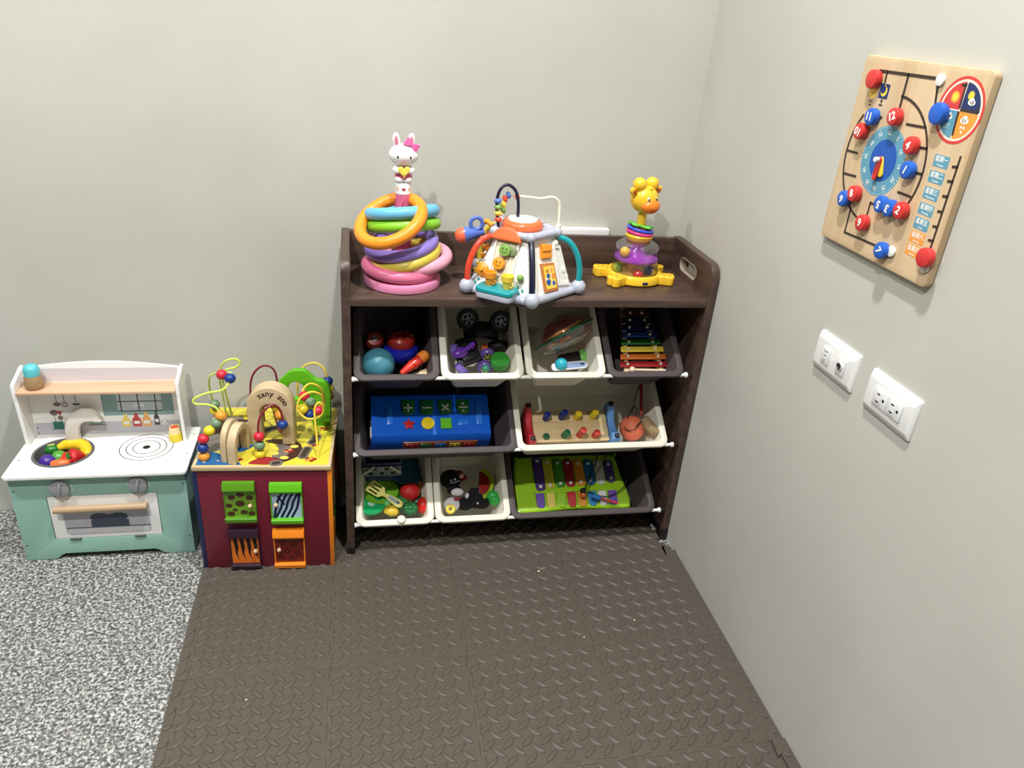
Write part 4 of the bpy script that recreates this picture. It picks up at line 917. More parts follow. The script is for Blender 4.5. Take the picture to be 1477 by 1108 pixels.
TP(sm2([(.025, -.02), (.07, -.035), (.082, -.085), (.055, -.118), (.015, -.134), (-.02, -.128), (.02, -.10), (.045, -.075), (.03, -.05), (-.01, -.03)]), 4, 1)
TP(sm2([(-.03, -.131), (.02, -.131), (.035, -.112), (.005, -.10), (-.02, -.112)]), 5, 2)
TP(sm2([(.032, -.045), (.055, -.06), (.05, -.095), (.03, -.11), (.015, -.095), (.028, -.07), (.02, -.05)]), 3, 2)
TP(sm2([(-.085, -.05), (-.04, -.04), (-.02, .0), (-.05, .04), (-.09, .03)]), 3, 2)
TP(sm2([(-.140, .0), (-.10, .02), (-.06, .0), (-.03, .03), (-.05, .07), (-.10, .075), (-.142, .06)]), 4, 2)
TP(sm2([(-.075, -.085), (-.045, -.07), (-.03, -.045), (-.055, -.05), (-.08, -.07)]), 2, 3)
for (x, y, r) in ((.018, -.085, .012), (.045, -.105, .010), (.062, -.055, .010), (-.045, -.028, .010), (-.06, .012, .011), (.06, -.01, .018), (.10, -.03, .014)): TP(circ(r, 20, x, y, r * .7), 6, 4)
for (x, y, r) in ((-.06, -.112, .012), (.105, -.112, .013), (.105, -.045, .012), (-.09, .115, .016), (.125, .03, .010), (.052, -.075, .010)):
    for q in range(5): TP(circ(r * .42, 10, x + r * .75 * math.cos(q * 1.256), y + r * .55 * math.sin(q * 1.256)), 8 if q % 2 else 5, 5)
for (x, y, a, L) in ((.090, -.083, 78, .046), (.106, -.025, 70, .038), (.03, -.128, 10, .02), (.0, .03, 30, .05)):
    M = TR(x, y, zt2 + .0006, rz=a); g.shape([rrect(L, .0135, .006, 4)], .0003, M, 9); g.shape([rrect(L + .010, .0235, .010, 4), rrect(L, .0135, .006, 4)], .0004, M, 3)
for k in range(3): TP(circ(.004, 8, -.13 + .03 * k, -.122 + .006 * k, .002), 0, 3)
lab(obj('printed_top_board', g, tops, cube), 'yellow top board printed with zoo paths')
# flaps
def flap(x0, x1, z0, z1, mm, mp, pat, knobx, zk, lb):
    w = x1 - x0; cx = (x0 + x1) / 2; y = -D2 - .0005
    g = G(); h = z1 - z0
    for zc, hh, up in ((z1 - .0135, .027, 1), (z0 + .008, .016, 0)):
        if up: pr = [(0, -hh / 2), (-.006, -hh / 2), (-.014, -hh / 2 + .004), (-.016, -hh / 2 + .009), (-.011, hh / 2 - .003), (-.009, hh / 2), (0, hh / 2)]
        else: pr = [(0, -hh / 2), (-.008, -hh / 2), (-.0135, -hh / 2 + .004), (-.0145, hh / 2 - .003), (-.012, hh / 2), (0, hh / 2)]
        ring = lambda x: [(x, y + a, zc + b) for a, b in pr]
        g.loft([ring(x0), ring(x1)][::-1])
    g.bx(x0, x0 + .003, y - .006, y, z0 + .014, z1 - .024); g.bx(x1 - .003, x1, y - .006, y, z0 + .014, z1 - .024)
    f = lab(obj('flap_frame', g, mm, cube), lb + ' frame')
    g = G(); zc = (z0 + .016 + z1 - .027) / 2; ph = z1 - .027 - z0 - .016; g.box(w - .006, .004, ph + .002, TR(cx, y - .003, zc), 0)
    random.seed(int(abs(x0) * 1000 + z0 * 1000)); px = w - .010
    FY = XZ(y - .0050)
    if pat == 'spot':
        for i, (a, b, r) in enumerate(((-.30, .28, .0085), (.02, .38, .0085), (.36, .26, .0085), (-.42, -.05, .0075), (.0, .03, .0105), (.36, -.02, .006), (-.20, -.22, .0055), (.12, -.32, .0085), (-.36, -.38, .009), (.40, -.38, .008))): g.shape([circ(r, 14, cx + a * px, zc + b * ph, r * .8)], .0003, FY, 1)
    elif pat == 'zebra':
        for k in range(5):
            xx = cx - .5 * px + px * (k + .5) / 5.2
            g.shape([stroke([(max(cx - .47 * px, xx - .012), zc - .45 * ph), (xx, zc - .1 * ph), (xx + .004, zc + .15 * ph), (min(cx + .47 * px, xx + .014), zc + .45 * ph)], .0056)], .0003, FY, 1)
        g.shape([stroke([(cx - .3 * px, zc + .35 * ph), (cx - .1 * px, zc + .05 * ph)], .004)], .0003, FY, 1)
    elif pat == 'tiger':
        for k in range(4):
            xx = cx - .36 * px + px * .25 * k
            g.shape([[(xx - .005, zc + .46 * ph), (xx + .004, zc + .46 * ph), (xx + .006, zc + .12 * ph), (xx + .003, zc - .12 * ph), (xx + .007, zc - .40 * ph), (xx - .001, zc - .12 * ph), (xx - .002, zc + .12 * ph)]], .0003, FY, 1)
    else:
        for a, b in ((-.25, .3), (.2, .25), (-.1, -.05), (.3, -.15), (-.3, -.3), (.05, -.35)): g.shape([circ(.0075, 8, cx + a * px, zc + b * ph), circ(.004, 8, cx + a * px, zc + b * ph)], .0003, FY, 1)
    p = lab(obj('flap_picture', g, mp, f), lb)
    g = G(); g.sph(.0052, TR(knobx, y - .0125, zk)); g.cyl(.0028, .006, TR(knobx, y - .004, zk) @ FX, 0, 10); obj('flap_knob', g, qply, f)
flap(-.0905, -.0195, .140, .253, paint((84, 140, 24)), [mat('giraffe_green', (112, 160, 40), .3, coat=.3), mat('spot_brown', (70, 46, 24), .4)], 'spot', -.032, .191, 'green flap with brown spots')
flap(.0135, .0865, .134, .249, qgrn, [mat('zebra_blue', (170, 196, 216), .3, coat=.3), mat('zebra_navy', (20, 30, 66), .4)], 'zebra', .026, .192, 'bright green flap with zebra stripes')
flap(-.0885, -.0190, .002, .121, paint((44, 20, 36)), [mat('tiger_orange', (222, 116, 36), .3, coat=.3), mat('stripe_black', (30, 16, 20), .4)], 'tiger', -.029, .058, 'dark plum flap with tiger stripes')
flap(.0130, .0860, .001, .117, qor, [mat('leopard_red', (112, 26, 20), .3, coat=.3), mat('patch_dark', (64, 14, 14), .4)], 'leo', .026, .060, 'orange flap with dark red patches')
# wooden arches
def archpoly(x0, x1, z0, z1, wi, zi, n=18):
    cx = (x0 + x1) / 2; ro = (x1 - x0) / 2; zc = z1 - ro * 1.05
    out = [(x0, z0)] + [(cx - ro * math.cos(PI * k / n), zc + (z1 - zc) * math.sin(PI * k / n)) for k in range(n + 1)] + [(x1, z0)]
    inn = [(cx + wi, z0)] + [(cx + wi * math.cos(PI * k / n), zi - wi + wi * math.sin(PI * k / n)) for k in range(n + 1)] + [(cx - wi, z0)]
    return (out + inn)[::-1]
AM = TR(.0115, -.005, zt2, rz=-3)
g = G(); g.shape([archpoly(-.053, .053, .0, .152, .024, .108)], .040, AM @ FX, 0, bev=.003)
for i, ch in enumerate('zany zoo'):
    a = R(126 - 15.2 * i); g.text(ch, .0195, AM @ TR(.0005 + .0385 * math.cos(a), -.0402, .1005 + .0385 * math.sin(a) * .95, rx=90) @ Matrix.Rotation(a - PI / 2, 4, 'Z'), 1, bold=.0003)
lab(obj('name_arch', g, [qply, qbrown], cube), 'natural wood arch with zany zoo lettering')
g = G(); g.shape([archpoly(-.042, .042, 0, .088, .027, .070)], .014, TR(-.083, -.082, zt2, rz=78) @ FX, bev=.002); g.shape([archpoly(-.044, .044, 0, .082, .029, .066)], .020, TR(-.067, -.088, zt2, rz=78) @ FX, bev=.002); lab(obj('tunnel_arch', g, qply, cube), 'low natural wood arch')
gp2 = [(-.062, .0), (-.062, .060), (-.060, .092), (-.068, .105), (-.056, .124), (-.042, .138), (-.028, .150), (.0, .154), (.016, .142), (.030, .130), (.050, .124), (.064, .104), (.064, .060), (.058, .0), (.020, 0), (.016, .035), (-.004, .055), (-.030, .048), (-.042, 0)]
GM = TR(.078, .062, zt2, rz=-4)
g = G(); hole = [(-.018 + .021 * math.cos(2 * PI * k / 24), .098 + .0235 * math.sin(2 * PI * k / 24)) for k in range(24)]
g.shape([[(p.x, p.y) for p in crom([(a, b, 0) for a, b in gp2], 3, closed=True)][::-1], hole], .016, GM @ FX, 0, bev=.002); lab(obj('tree_cutout', g, qgrn, cube), 'bright green tree cut-out with an oval hole')
g = G(); g.shape([[(.027 * math.cos(PI * k / 12), .034 * math.sin(PI * k / 12)) for k in range(13)]], .014, TR(-.055, .005, zt2) @ FX, 0, bev=.002); g.shape([[(.018 * math.cos(PI * k / 12), .022 * math.sin(PI * k / 12)) for k in range(13)]], .0004, TR(-.055, -.0092, zt2 + .002) @ FX, 1); lab(obj('picture_bump', g, [qply, qred], cube), 'small rounded wood block with a red picture')
g = G(); g.shape([rrect(.08, .03, .01, 4)], .006, TR(-.085, .105, zt2), bev=.001); lab(obj('corner_platform', g, qyel, cube), 'raised yellow print plate in the back corner')
# wires
wl = mat('wire_lime', (206, 226, 96), .3, coat=.3); wy_ = mat('wire_yellow', (240, 208, 76), .3, coat=.3); wm_ = mat('wire_maroon', (126, 30, 52), .3, coat=.3)
def wire(pts, m, lb, r=.0026):
    P = crom([ql(*p) if len(p) == 3 else p for p in pts], 8); g = G(); g.tube(P, r, seg=8); lab(obj('bead_wire', g, m, cube), lb); return P
Z0 = .3045
wire([(-1.180, -.270, Z0), (-1.181, -.268, .350), (-1.160, -.258, .376), (-1.141, -.246, .395), (-1.146, -.241, .420), (-1.165, -.240, .431), (-1.192, -.240, .434), (-1.193, -.238, .446), (-1.165, -.235, .458), (-1.135, -.228, .461), (-1.121, -.215, .472), (-1.115, -.20, .488), (-1.135, -.17, .478), (-1.160, -.14, .462), (-1.180, -.12, .440), (-1.186, -.10, .40), (-1.186, -.07, .34), (-1.185, -.06, Z0)], wl, 'lime looping wire at the front left')
wire([(-1.158, -.075, Z0), (-1.160, -.09, .385), (-1.160, -.105, .43), (-1.152, -.115, .466), (-1.138, -.12, .484), (-1.118, -.12, .489), (-1.107, -.12, .479), (-1.118, -.12, .467), (-1.140, -.12, .460), (-1.150, -.12, .44), (-1.149, -.10, .38), (-1.145, -.07, Z0)], wl, 'lime looping wire at the back left')
wire([(-1.0575, -.266, Z0), (-1.0575, -.262, .385), (-1.0465, -.252, .414), (-1.024, -.243, .429), (-1.0085, -.236, .408), (-1.0065, -.230, .365), (-1.016, -.212, .338), (-1.028, -.17, .345), (-1.040, -.13, .36), (-1.062, -.105, .35), (-1.064, -.10, Z0)], wm_, 'maroon wire passing through the wooden arch')
wire([(-1.094, -.105, Z0), (-1.093, -.10, .37), (-1.089, -.10, .418), (-1.075, -.10, .448), (-1.053, -.10, .461), (-1.033, -.10, .449), (-1.027, -.095, .41), (-1.024, -.085, .34), (-1.022, -.08, Z0)], wm_, 'maroon arched wire behind the wooden arch')
wire([(-.9265, -.285, Z0), (-.9285, -.262, .350), (-.932, -.245, .410), (-.924, -.24, .430), (-.914, -.238, .424), (-.914, -.235, .400), (-.928, -.232, .386), (-.952, -.230, .384), (-.971, -.226, .405), (-.965, -.222, .433), (-.940, -.215, .446), (-.917, -.205, .432), (-.916, -.195, .405), (-.935, -.185, .388), (-.958, -.180, .398), (-.962, -.17, .425), (-.945, -.160, .440), (-.92, -.15, .42), (-.914, -.13, .36), (-.914, -.125, Z0)], wy_, 'yellow coiled wire at the front right')
wire([(-.984, -.050, Z0), (-.982, -.052, .40), (-.966, -.055, .435), (-.938, -.058, .447), (-.915, -.060, .430), (-.9075, -.062, .395), (-.905, -.062, .34), (-.905, -.062, Z0)], wy_, 'yellow arched wire at the back right')
bc = {'o': paint((224, 150, 50)), 'b': paint((24, 58, 130)), 'r': paint((200, 40, 58)), 'y': paint((222, 200, 44)), 's': paint((112, 140, 110)), 't': paint((176, 130, 60))}
nm = {'o': 'orange', 'b': 'blue', 'r': 'red', 'y': 'yellow', 's': 'sage green', 't': 'ochre'}
def bead(x, y, z, c, r=.0128):
    v = ql(x, y, z); g = G(); g.sph(r, TR(v.x, v.y, v.z, s=(1, 1, .93)), seg=20, rings=12); lab(obj('bead', g, bc[c], cube), nm[c] + ' bead')
for a in ((-1.180, -.270, .3125, 'o'), (-1.181, -.269, .3355, 'b'), (-1.178, -.266, .357, 'r'), (-1.1650, -.258, .3735, 'y'), (-1.1500, -.248, .387, 's'), (-1.1395, -.243, .404, 'o'), (-1.1180, -.206, .4800, 'b'), (-1.1370, -.196, .4850, 'r'),
          (-1.183, -.078, .345, 's'), (-1.186, -.068, .322, 'y'), (-1.0575, -.266, .3125, 'y'), (-1.0575, -.265, .335, 's'), (-1.0575, -.263, .3575, 'r'), (-1.0070, -.232, .370, 'b'), (-1.0135, -.210, .384, 'o'), (-1.020, -.195, .396, 'y'), (-1.025, -.178, .405, 's'),
          (-.961, -.205, .396, 'y'), (-.947, -.20, .378, 'b'), (-.926, -.20, .388, 'r'), (-.944, -.185, .403, 's'), (-.9585, -.175, .415, 'r'), (-.907, -.062, .398, 'b'), (-.906, -.062, .376, 'y'), (-.905, -.062, .355, 't')): bead(*a)
# ------------------------------------------------------------ contents of the bins (each bin has its own tilted frame)
def inb(k, x, y, z=0.0, rx=0, ry=0, rz=0, s=None): return BF[k] @ TR(x, y, z, rx, ry, rz, s)
def item(name, g, m, M, lb, cat, group=None): return tag(obj(name, g, m, M=M), lb, cat, group)
P = plastic
blk = mat('black_rubber', (20, 20, 22), .6); chrome = mat('wheel_chrome', (150, 152, 156), .3, .9)
# bin 1
g = G(); g.sph(.0385, TR(0, 0, 0, s=(1, 1, 1)), seg=40, rings=24); item('toy_ball', g, mat('matte_teal', (70, 134, 152), .38), inb(1, -.040, .0645, -.042), 'matte teal ball at the front of the leftmost top bin', 'ball')
t = thing('spinning_top', 'blue and dark red spinning toy leaning in the leftmost top bin', 'toy', inb(1, .014, .104, -.052, rx=-38))
g = G(); g.lathe([(0, -.030), (.018, -.028), (.037, -.012), (.0425, .004), (.040, .012), (.032, .016), (0, .017)], seg=40); lab(obj('lower_shell', g, P((20, 34, 158)), t), 'glossy dark blue lower half')
g = G(); g.lathe([(0, .0165), (.031, .0165), (.033, .020), (.033, .034), (.028, .040), (0, .042)], seg=40)
for k in range(7): g.cyl(.0085, .004, TR(.020 * math.cos(k * .9), .020 * math.sin(k * .9), .0405), 0, 14, bev=.0015)
lab(obj('upper_disc', g, P((142, 34, 26)), t), 'dark red upper disc with bumps')
g = G(); g.lathe([(0, 0), (.019, 0), (.021, .008), (.021, .030), (.016, .038), (0, .039)], seg=24); g.cyl(.007, .001, TR(0, -.0, .0388), 1, 16); item('toy_cup', g, [P((122, 34, 26)), chrome], inb(1, -.048, .125, -.052, rx=10), 'dark red round toy behind the teal ball', 'toy')
t = thing('toy_rattle', 'orange and red toy rattle lying at the right of the leftmost top bin', 'toy', inb(1, .046, .060, -.026, rz=40))
g = G(); g.lathe([(0, -.048), (.006, -.046), (.009, -.030), (.0115, -.012), (.0125, .006), (.0125, .012), (0, .012)], TR(0, 0, 0, ry=90), seg=20)
for k in range(6): g.sph(.0035, TR(-.010, .0105 * math.cos(k * 1.05), .0105 * math.sin(k * 1.05)), seg=8, rings=6)
lab(obj('rattle_handle', g, P((206, 52, 34)), t), 'red handle')
g = G(); g.lathe([(0, .0121), (.0130, .0121), (.0140, .018), (.0140, .030), (.009, .036), (0, .037)], TR(0, 0, 0, ry=90), seg=20); lab(obj('rattle_head', g, P((240, 140, 50)), t), 'orange head')
g = G(); g.box(.040, .022, .010, bev=.004); item('toy_block', g, P((214, 196, 160)), inb(1, .058, .040, -.052, rz=20), 'cream toy block under the rattle in the leftmost top bin', 'toy block')
# bin 2
def wheel(parent, M, r, w, tm, rim, hub=None, tread=14):
    g = G(); g.lathe([(r * .55, 0), (r * .86, 0), (r, w * .18), (r, w * .82), (r * .86, w), (r * .55, w)], M, 0, seg=28)
    for k in range(tread):
        a = 2 * PI * k / tread; g.box(r * .16, r * .22, w * .95, M @ TR(r * .97 * math.cos(a), r * .97 * math.sin(a), w / 2, rz=math.degrees(a)), 0, bev=r * .03)
    o = obj('wheel', g, tm, parent)
    g = G(); g.cyl(r * .56, w * .86, M @ TR(0, 0, w * .05), 0, 24)
    for k in range(5):
        a = 2 * PI * k / 5; g.box(r * .42, r * .12, w * .06, M @ TR(r * .28 * math.cos(a), r * .28 * math.sin(a), w * .94, rz=math.degrees(a)), 1, bev=r * .02)
    g.torus(r * .54, r * .06, M @ TR(0, 0, w * .93), 1, 24, 8); g.cyl(r * .12, w * .12, M @ TR(0, 0, w * .88), 1, 12)
    obj('wheel_rim', g, [blk, rim], o); return o
t = thing('monster_truck', 'black toy monster truck with big tyres at the back of the cream bin', 'toy truck', inb(2, .014, .162, -.055, rx=0, rz=175))
g = G(); g.box(.088, .040, .020, TR(0, .004, .008), bev=.006); g.box(.050, .036, .018, TR(-.004, .008, .026), bev=.007); g.box(.030, .034, .004, TR(.030, .008, .019), bev=.001); obj('truck_body', g, mat('truck_black', (26, 24, 26), .35), t)
g = G(); g.box(.040, .003, .010, TR(-.004, -.0115, .024), bev=.001); lab(obj('red_trim', g, P((120, 20, 26)), t), 'dark red trim')
g = G(); g.box(.018, .012, .030, TR(-.048, -.030, .024, ry=-18), bev=.004); lab(obj('spoiler', g, P((120, 20, 26)), t), 'dark red spoiler')
for (x, y, z) in ((-.045, -.022, .006), (.036, -.026, .0), (-.045, .050, -.004), (.036, .050, -.004)): wheel(t, TR(x, y + .004, z + (.016 if y < 0 else 0), rx=-30 if y < 0 else 90), .0265, .022, blk, chrome)
t = thing('purple_car', 'purple toy buggy with violet wheels at the front of the cream bin', 'toy car', inb(2, -.024, .080, -.044, rz=22, rx=6))
g = G(); g.box(.060, .034, .012, TR(0, 0, 0), bev=.004); g.box(.034, .026, .010, TR(-.002, .004, .010), bev=.004); obj('chassis', g, mat('car_black', (28, 24, 32), .4), t)
g = G(); g.sph(1, TR(-.018, .014, .018, s=(.020, .013, .009))); g.box(.028, .012, .008, TR(.010, .020, .020, rz=20), bev=.003); g.tube(crom([(-.03, .006, .014), (-.02, .01, .030), (.006, .014, .030), (.016, .014, .016)], 5), .0028, seg=8); lab(obj('bonnet', g, P((104, 46, 160)), t), 'glossy purple bonnet')
for (x, y, zr) in ((-.036, -.022, 200), (.030, -.030, 60), (.050, -.004, 60), (-.030, .030, 160)): wheel(t, TR(x, y, -.004, rz=zr - 90, rx=62), .0185, .017, P((104, 84, 158)), P((206, 214, 110)), tread=0)
g = G(); g.lathe([(0, -.020), (.014, -.018), (.022, -.008), (.0245, .004), (.0225, .014), (.0200, .016), (0, .016)], seg=32); item('toy_dome', g, P((54, 142, 52)), inb(2, .048, .062, -.034, rx=-10), 'green rounded toy beside the violet wheels in the cream bin', 'toy')
g = G(); g.box(.016, .028, .008, bev=.003); item('toy_block', g, P((196, 92, 48)), inb(2, .018, .108, -.050, rz=-10), 'small orange block between truck and purple car', 'toy block')
g = G(); g.sph(.0085, seg=16); item('toy_ball', g, P((60, 150, 120)), inb(2, .012, .042, -.026), 'tiny sea green ball at the front lip of the cream bin', 'ball')
# bin 3
t = thing('maze_ball', 'clear toy maze ball with green rim and orange track, in the third top bin', 'toy', inb(3, .012, .133, -.022, rz=29, rx=-70))
CLB = clear_shell('clear_maze_shell', (.96, .96, .94), .05)
g = G(); g.lathe([(.080, .0), (.079, .008), (.070, .028), (.052, .044), (.028, .054), (0, .057)], seg=48); g.lathe([(.080, 0), (.078, -.008), (.066, -.024), (.045, -.034), (0, -.040)], seg=48); lab(obj('clear_shell', g, CLB, t), 'clear plastic shell')
g = G(); g.torus(.081, .0032, seg=56, rs=8); lab(obj('green_rim', g, P((22, 92, 54)), t), 'dark green rim')
g = G(); g.lathe([(0, 0), (.068, 0), (.068, .003), (0, .003)], seg=40); g.tube(crom([(-.055, .0, .004), (-.03, -.035, .008), (.01, -.048, .012), (.045, -.03, .016), (.05, .01, .02), (.02, .035, .024), (-.02, .03, .03), (-.025, -.005, .034), (.01, -.015, .036)], 8), .0035, seg=8)
g.lathe([(0, .040), (.022, .037), (.045, .024), (.066, .004)], seg=36); lab(obj('red_track', g, P((176, 50, 44)), t), 'red maze track')
g = G(); g.tube(crom([(-.06, -.02, .006), (-.045, -.045, .008), (-.01, -.06, .008), (.03, -.055, .01)], 6), .0038, seg=8); g.torus(.015, .0045, TR(.012, -.018, .032, rx=30), seg=24, rs=8); g.torus(.012, .004, TR(.046, .02, .018, rx=20), seg=24, rs=8); g.box(.030, .010, .008, TR(-.018, -.030, -.012, rz=-30), bev=.002); g.box(.030, .010, .006, TR(-.045, .0, -.010, rz=10), bev=.002)
lab(obj('orange_track', g, P((222, 150, 48)), t), 'orange maze track')
t = thing('toy_camera', 'black and bright green toy under the clear maze ball', 'toy', inb(3, .030, .084, -.062, rz=12))
g = G(); g.box(.058, .028, .024, bev=.004); obj('toy_case', g, mat('toy_case_black', (24, 24, 26), .4), t)
g = G(); g.box(.016, .032, .026, TR(.034, 0, .002, rz=-8), bev=.004); g.torus(.010, .003, TR(.044, -.002, .004, ry=80), seg=20, rs=8); lab(obj('green_end', g, P((116, 186, 84)), t), 'bright green end cap')
t = thing('toy_spatula', 'pale blue and white toy utensil along the front of the third bin', 'play kitchenware', inb(3, .018, .050, -.034, rz=5, rx=12))
g = G(); g.shape([rrect(.092, .020, .009, 6)], .005, TR(0, 0, 0), bev=.0015); g.shape([rrect(.060, .012, .005, 6, .012, 0)], .0006, TR(0, 0, .005), 1); g.shape([rrect(.010, .005, .0024, 6, .033, .001)], .0004, TR(0, 0, .0056), 2)
obj('utensil_handle', g, [P((214, 218, 228)), P((126, 150, 192)), P((30, 34, 70))], t)
g = G(); g.sph(.0155, seg=28, rings=16); item('toy_ball', g, P((44, 176, 196)), inb(3, -.004, .052, -.026), 'bright turquoise ball at the front of the third top bin', 'ball')
# bin 4 xylophone
t = thing('wooden_xylophone', 'wooden xylophone with rainbow metal bars standing in the top right bin', 'xylophone', inb(4, .014, .045, -.050, rx=5))
xcol = [(176, 40, 44), (226, 122, 46), (232, 206, 70), (40, 112, 50), (34, 70, 150), (24, 34, 92), (44, 28, 66), (92, 30, 40), (60, 26, 30)]
xm = [mat('xylo_bar_%d_%d_%d' % c, c, .28, .35) for c in xcol]
g = G()
for sx in (-1, 1): g.add([(sx * .047 - .006, -.012, -.012), (sx * .047 + .006, -.012, -.012), (sx * .029 + .005, .185, -.012), (sx * .029 - .005, .185, -.012), (sx * .047 - .006, -.012, .004), (sx * .047 + .006, -.012, .004), (sx * .029 + .005, .185, .004), (sx * .029 - .005, .185, .004)], [(3, 2, 1, 0), (4, 5, 6, 7), (0, 1, 5, 4), (1, 2, 6, 5), (2, 3, 7, 6), (3, 0, 4, 7)])
g.box(.118, .012, .020, TR(0, -.010, -.004), bev=.003); g.box(.070, .010, .016, TR(0, .180, -.004), bev=.002); obj('wooden_frame', g, wood('xylo_wood', (206, 176, 130), (226, 200, 158), 'X'), t)
for k in range(9):
    y = .012 + .0205 * k; wdt = .130 - .0080 * k; g = G(); g.box(wdt, .0155, .005, TR(.002 + .002 * k * 0, y, .0085), 0, bev=.0018); b = lab(obj('tone_bar', g, xm[k], t), ('red', 'orange', 'yellow', 'green', 'blue', 'navy', 'dark violet', 'maroon', 'dark red')[k] + ' bar')
    for sx in (-1, 1): g = G(); g.lathe([(.0040, 0), (.0040, .0015), (.0028, .0032), (0, .0036)], TR(sx * (wdt * .5 - .021), y, .0112), seg=12); obj('bar_pin', g, chrome if False else mat('pin_white', (226, 220, 200), .35), b)
g = G(); g.tube([(-.040, 0, 0), (.040, 0, 0)], .0035, seg=10); g.sph(.008, TR(-.046, 0, 0)); item('xylophone_mallet', g, P((220, 200, 170)), inb(4, .022, .034, -.030, rz=-2), 'pale wooden mallet in front of the rainbow xylophone', 'mallet')
# bin 5 bus
t = thing('toy_bus', 'bright blue toy bus with maths and shape buttons on its upper side', 'toy bus', inb(5, -.006, .108, -.062))
bb = P((14, 98, 216)); bb2 = P((34, 120, 226))
g = G(); pr = [(-.052, -.056), (-.056, .010), (-.052, .026), (-.044, .034), (.064, .034), (.071, .028), (.073, .010), (.073, -.056)]
g.loft([[(-.148, y * .96, z * .96) for y, z in pr], [(-.150, y, z) for y, z in pr], [(.142, y, z) for y, z in pr], [(.146, y * .96, z * .96) for y, z in pr]][::-1]); 
g.box(.016, .050, .005, TR(-.105, .010, .034), 1, bev=.002); g.box(.016, .062, .005, TR(.119, .012, .034), 1, bev=.002); g.box(.028, .018, .005, TR(.078, -.012, .034), 1, bev=.003); obj('bus_body', g, [bb, bb2], t)
g = G(); g.shape([rrect(.030, .078, .006, 4)], .004, TR(-.1495, 0, .0) @ Matrix.Rotation(R(-90), 4, 'Y') @ TR(0, 0, 0)); g.box(.003, .040, .006, TR(-.152, .01, .015), 1); g.box(.003, .016, .006, TR(-.152, -.02, -.005), 1)
lab(obj('bus_grille', g, [P((206, 210, 206)), blk], t), 'white and black end panel'); g = G(); g.shape([rrect(.030, .078, .006, 4)], .004, TR(.1435, 0, .0) @ Matrix.Rotation(R(90), 4, 'Y')); lab(obj('bus_grille', g, P((196, 186, 150)), t), 'pale end panel')
bg = P((38, 116, 52)); bw = P((226, 226, 218))
for i, (x, y) in enumerate(((-.0585, .0300), (-.0120, .0295), (.0345, .0295), (.0800, .0290))):
    g = G(); w = .033; pl = [(x - w / 2, y + .021), (x - w / 2, y - .006)] + [(x - w / 2 * math.cos(PI * k / 10), y - .006 - .014 * math.sin(PI * k / 10)) for k in range(1, 10)] + [(x + w / 2, y - .006), (x + w / 2, y + .021)]
    g.shape([pl], .0055, TR(0, 0, .0335), 0, bev=.0015); Mz = TR(x, y - .001, .0392)
    if i == 0: g.box(.022, .0045, .0012, Mz, 1, bev=.0005); g.box(.0045, .022, .0012, Mz, 1, bev=.0005)
    if i == 1: g.box(.022, .0045, .0012, Mz, 1, bev=.0005)
    if i == 2: g.box(.024, .0048, .0012, Mz @ TR(rz=45), 1, bev=.0005); g.box(.024, .0048, .0013, Mz @ TR(rz=-45), 1, bev=.0005)
    if i == 3: g.box(.022, .0045, .0012, Mz, 1, bev=.0005); g.cyl(.0032, .001, Mz @ TR(0, .0095, -.0004), 1, 14); g.cyl(.0032, .001, Mz @ TR(0, -.0095, -.0004), 1, 14)
    lab(obj('button', g, [bg, bw], t), 'green button with white %s sign' % ('plus', 'minus', 'multiply', 'divide')[i])
g = G(); g.shape([star(.0165, .0085, 5, -.0585, -.0160)], .006, TR(0, 0, .0335), bev=.0015); lab(obj('button', g, P((200, 34, 40)), t), 'red star button')
g = G(); g.shape([circ(.0165, 32, -.0115, -.0140)], .006, TR(0, 0, .0335), bev=.002); g.box(.026, .002, .001, TR(-.0115, -.0140, .0398), bev=.0004); lab(obj('button', g, P((238, 208, 30)), t), 'round yellow button')
g = G(); g.shape([rrect(.028, .029, .002, 3, .0340, -.0155)], .006, TR(0, 0, .0335), bev=.0015); lab(obj('button', g, P((100, 190, 40)), t), 'light green square button')
g = G(); g.box(.186, .004, .030, TR(.020, -.0565, .002, rx=-4), 0, bev=.0012); pn = lab(obj('window_panel', g, P((150, 84, 36)), t), 'brown strip of coloured windows')
for i, c in enumerate(((150, 26, 34), (40, 100, 50), (30, 100, 160), (190, 170, 60), (170, 36, 40))): g = G(); g.box(.028, .003, .020, TR(-.052 + .036 * i, -.0590, .001, rx=-4), 0, bev=.001); g.sph(.003, TR(-.052 + .036 * i, -.0606, .004), 1 if False else 0, 8, 6); obj('window', g, P(c), pn)
# bin 6 pounding bench
t = thing('pounding_bench', 'wooden pounding bench with coloured pegs and red and blue ends', 'toy', inb(6, -.042, .086, -.052))
g = G(); g.box(.200, .090, .012, TR(0, 0, .004), bev=.002); g.box(.200, .0015, .0125, TR(0, .010, .0041), 1); obj('bench_board', g, [wood('bench_pine', (196, 168, 120), (222, 198, 152), 'X', .5), wood('bench_pine_dark', (176, 146, 100), (196, 166, 120), 'X', .5)], t)
def endplate(x, m, th=.015):
    g = G(); pts = [(-.034, -.064), (-.052, -.030), (-.056, .030), (-.046, .036), (-.032, .030), (-.020, .020), (.0, .016), (.020, .020), (.032, .030), (.046, .036), (.056, .030), (.052, -.030), (.040, -.064)]
    g.shape([[(p.x, p.y) for p in crom([(a, b, 0) for a, b in pts], 3, closed=True)]], th, Matrix.Translation((x, 0, 0)) @ AX, bev=.002); return g
lab(obj('bench_end', endplate(-.118, None), paint((190, 40, 56)), t), 'red end'); lab(obj('bench_end', endplate(.102, None, .018), paint((96, 150, 212)), t), 'light blue end')
for x in (-.111, .111):
    for y in (-.046, .046):
        g = G(); g.box(.012, .012, .010, TR(x, y, .038), bev=.002); lab(obj('rubber_foot', g, blk, t), 'black foot block')
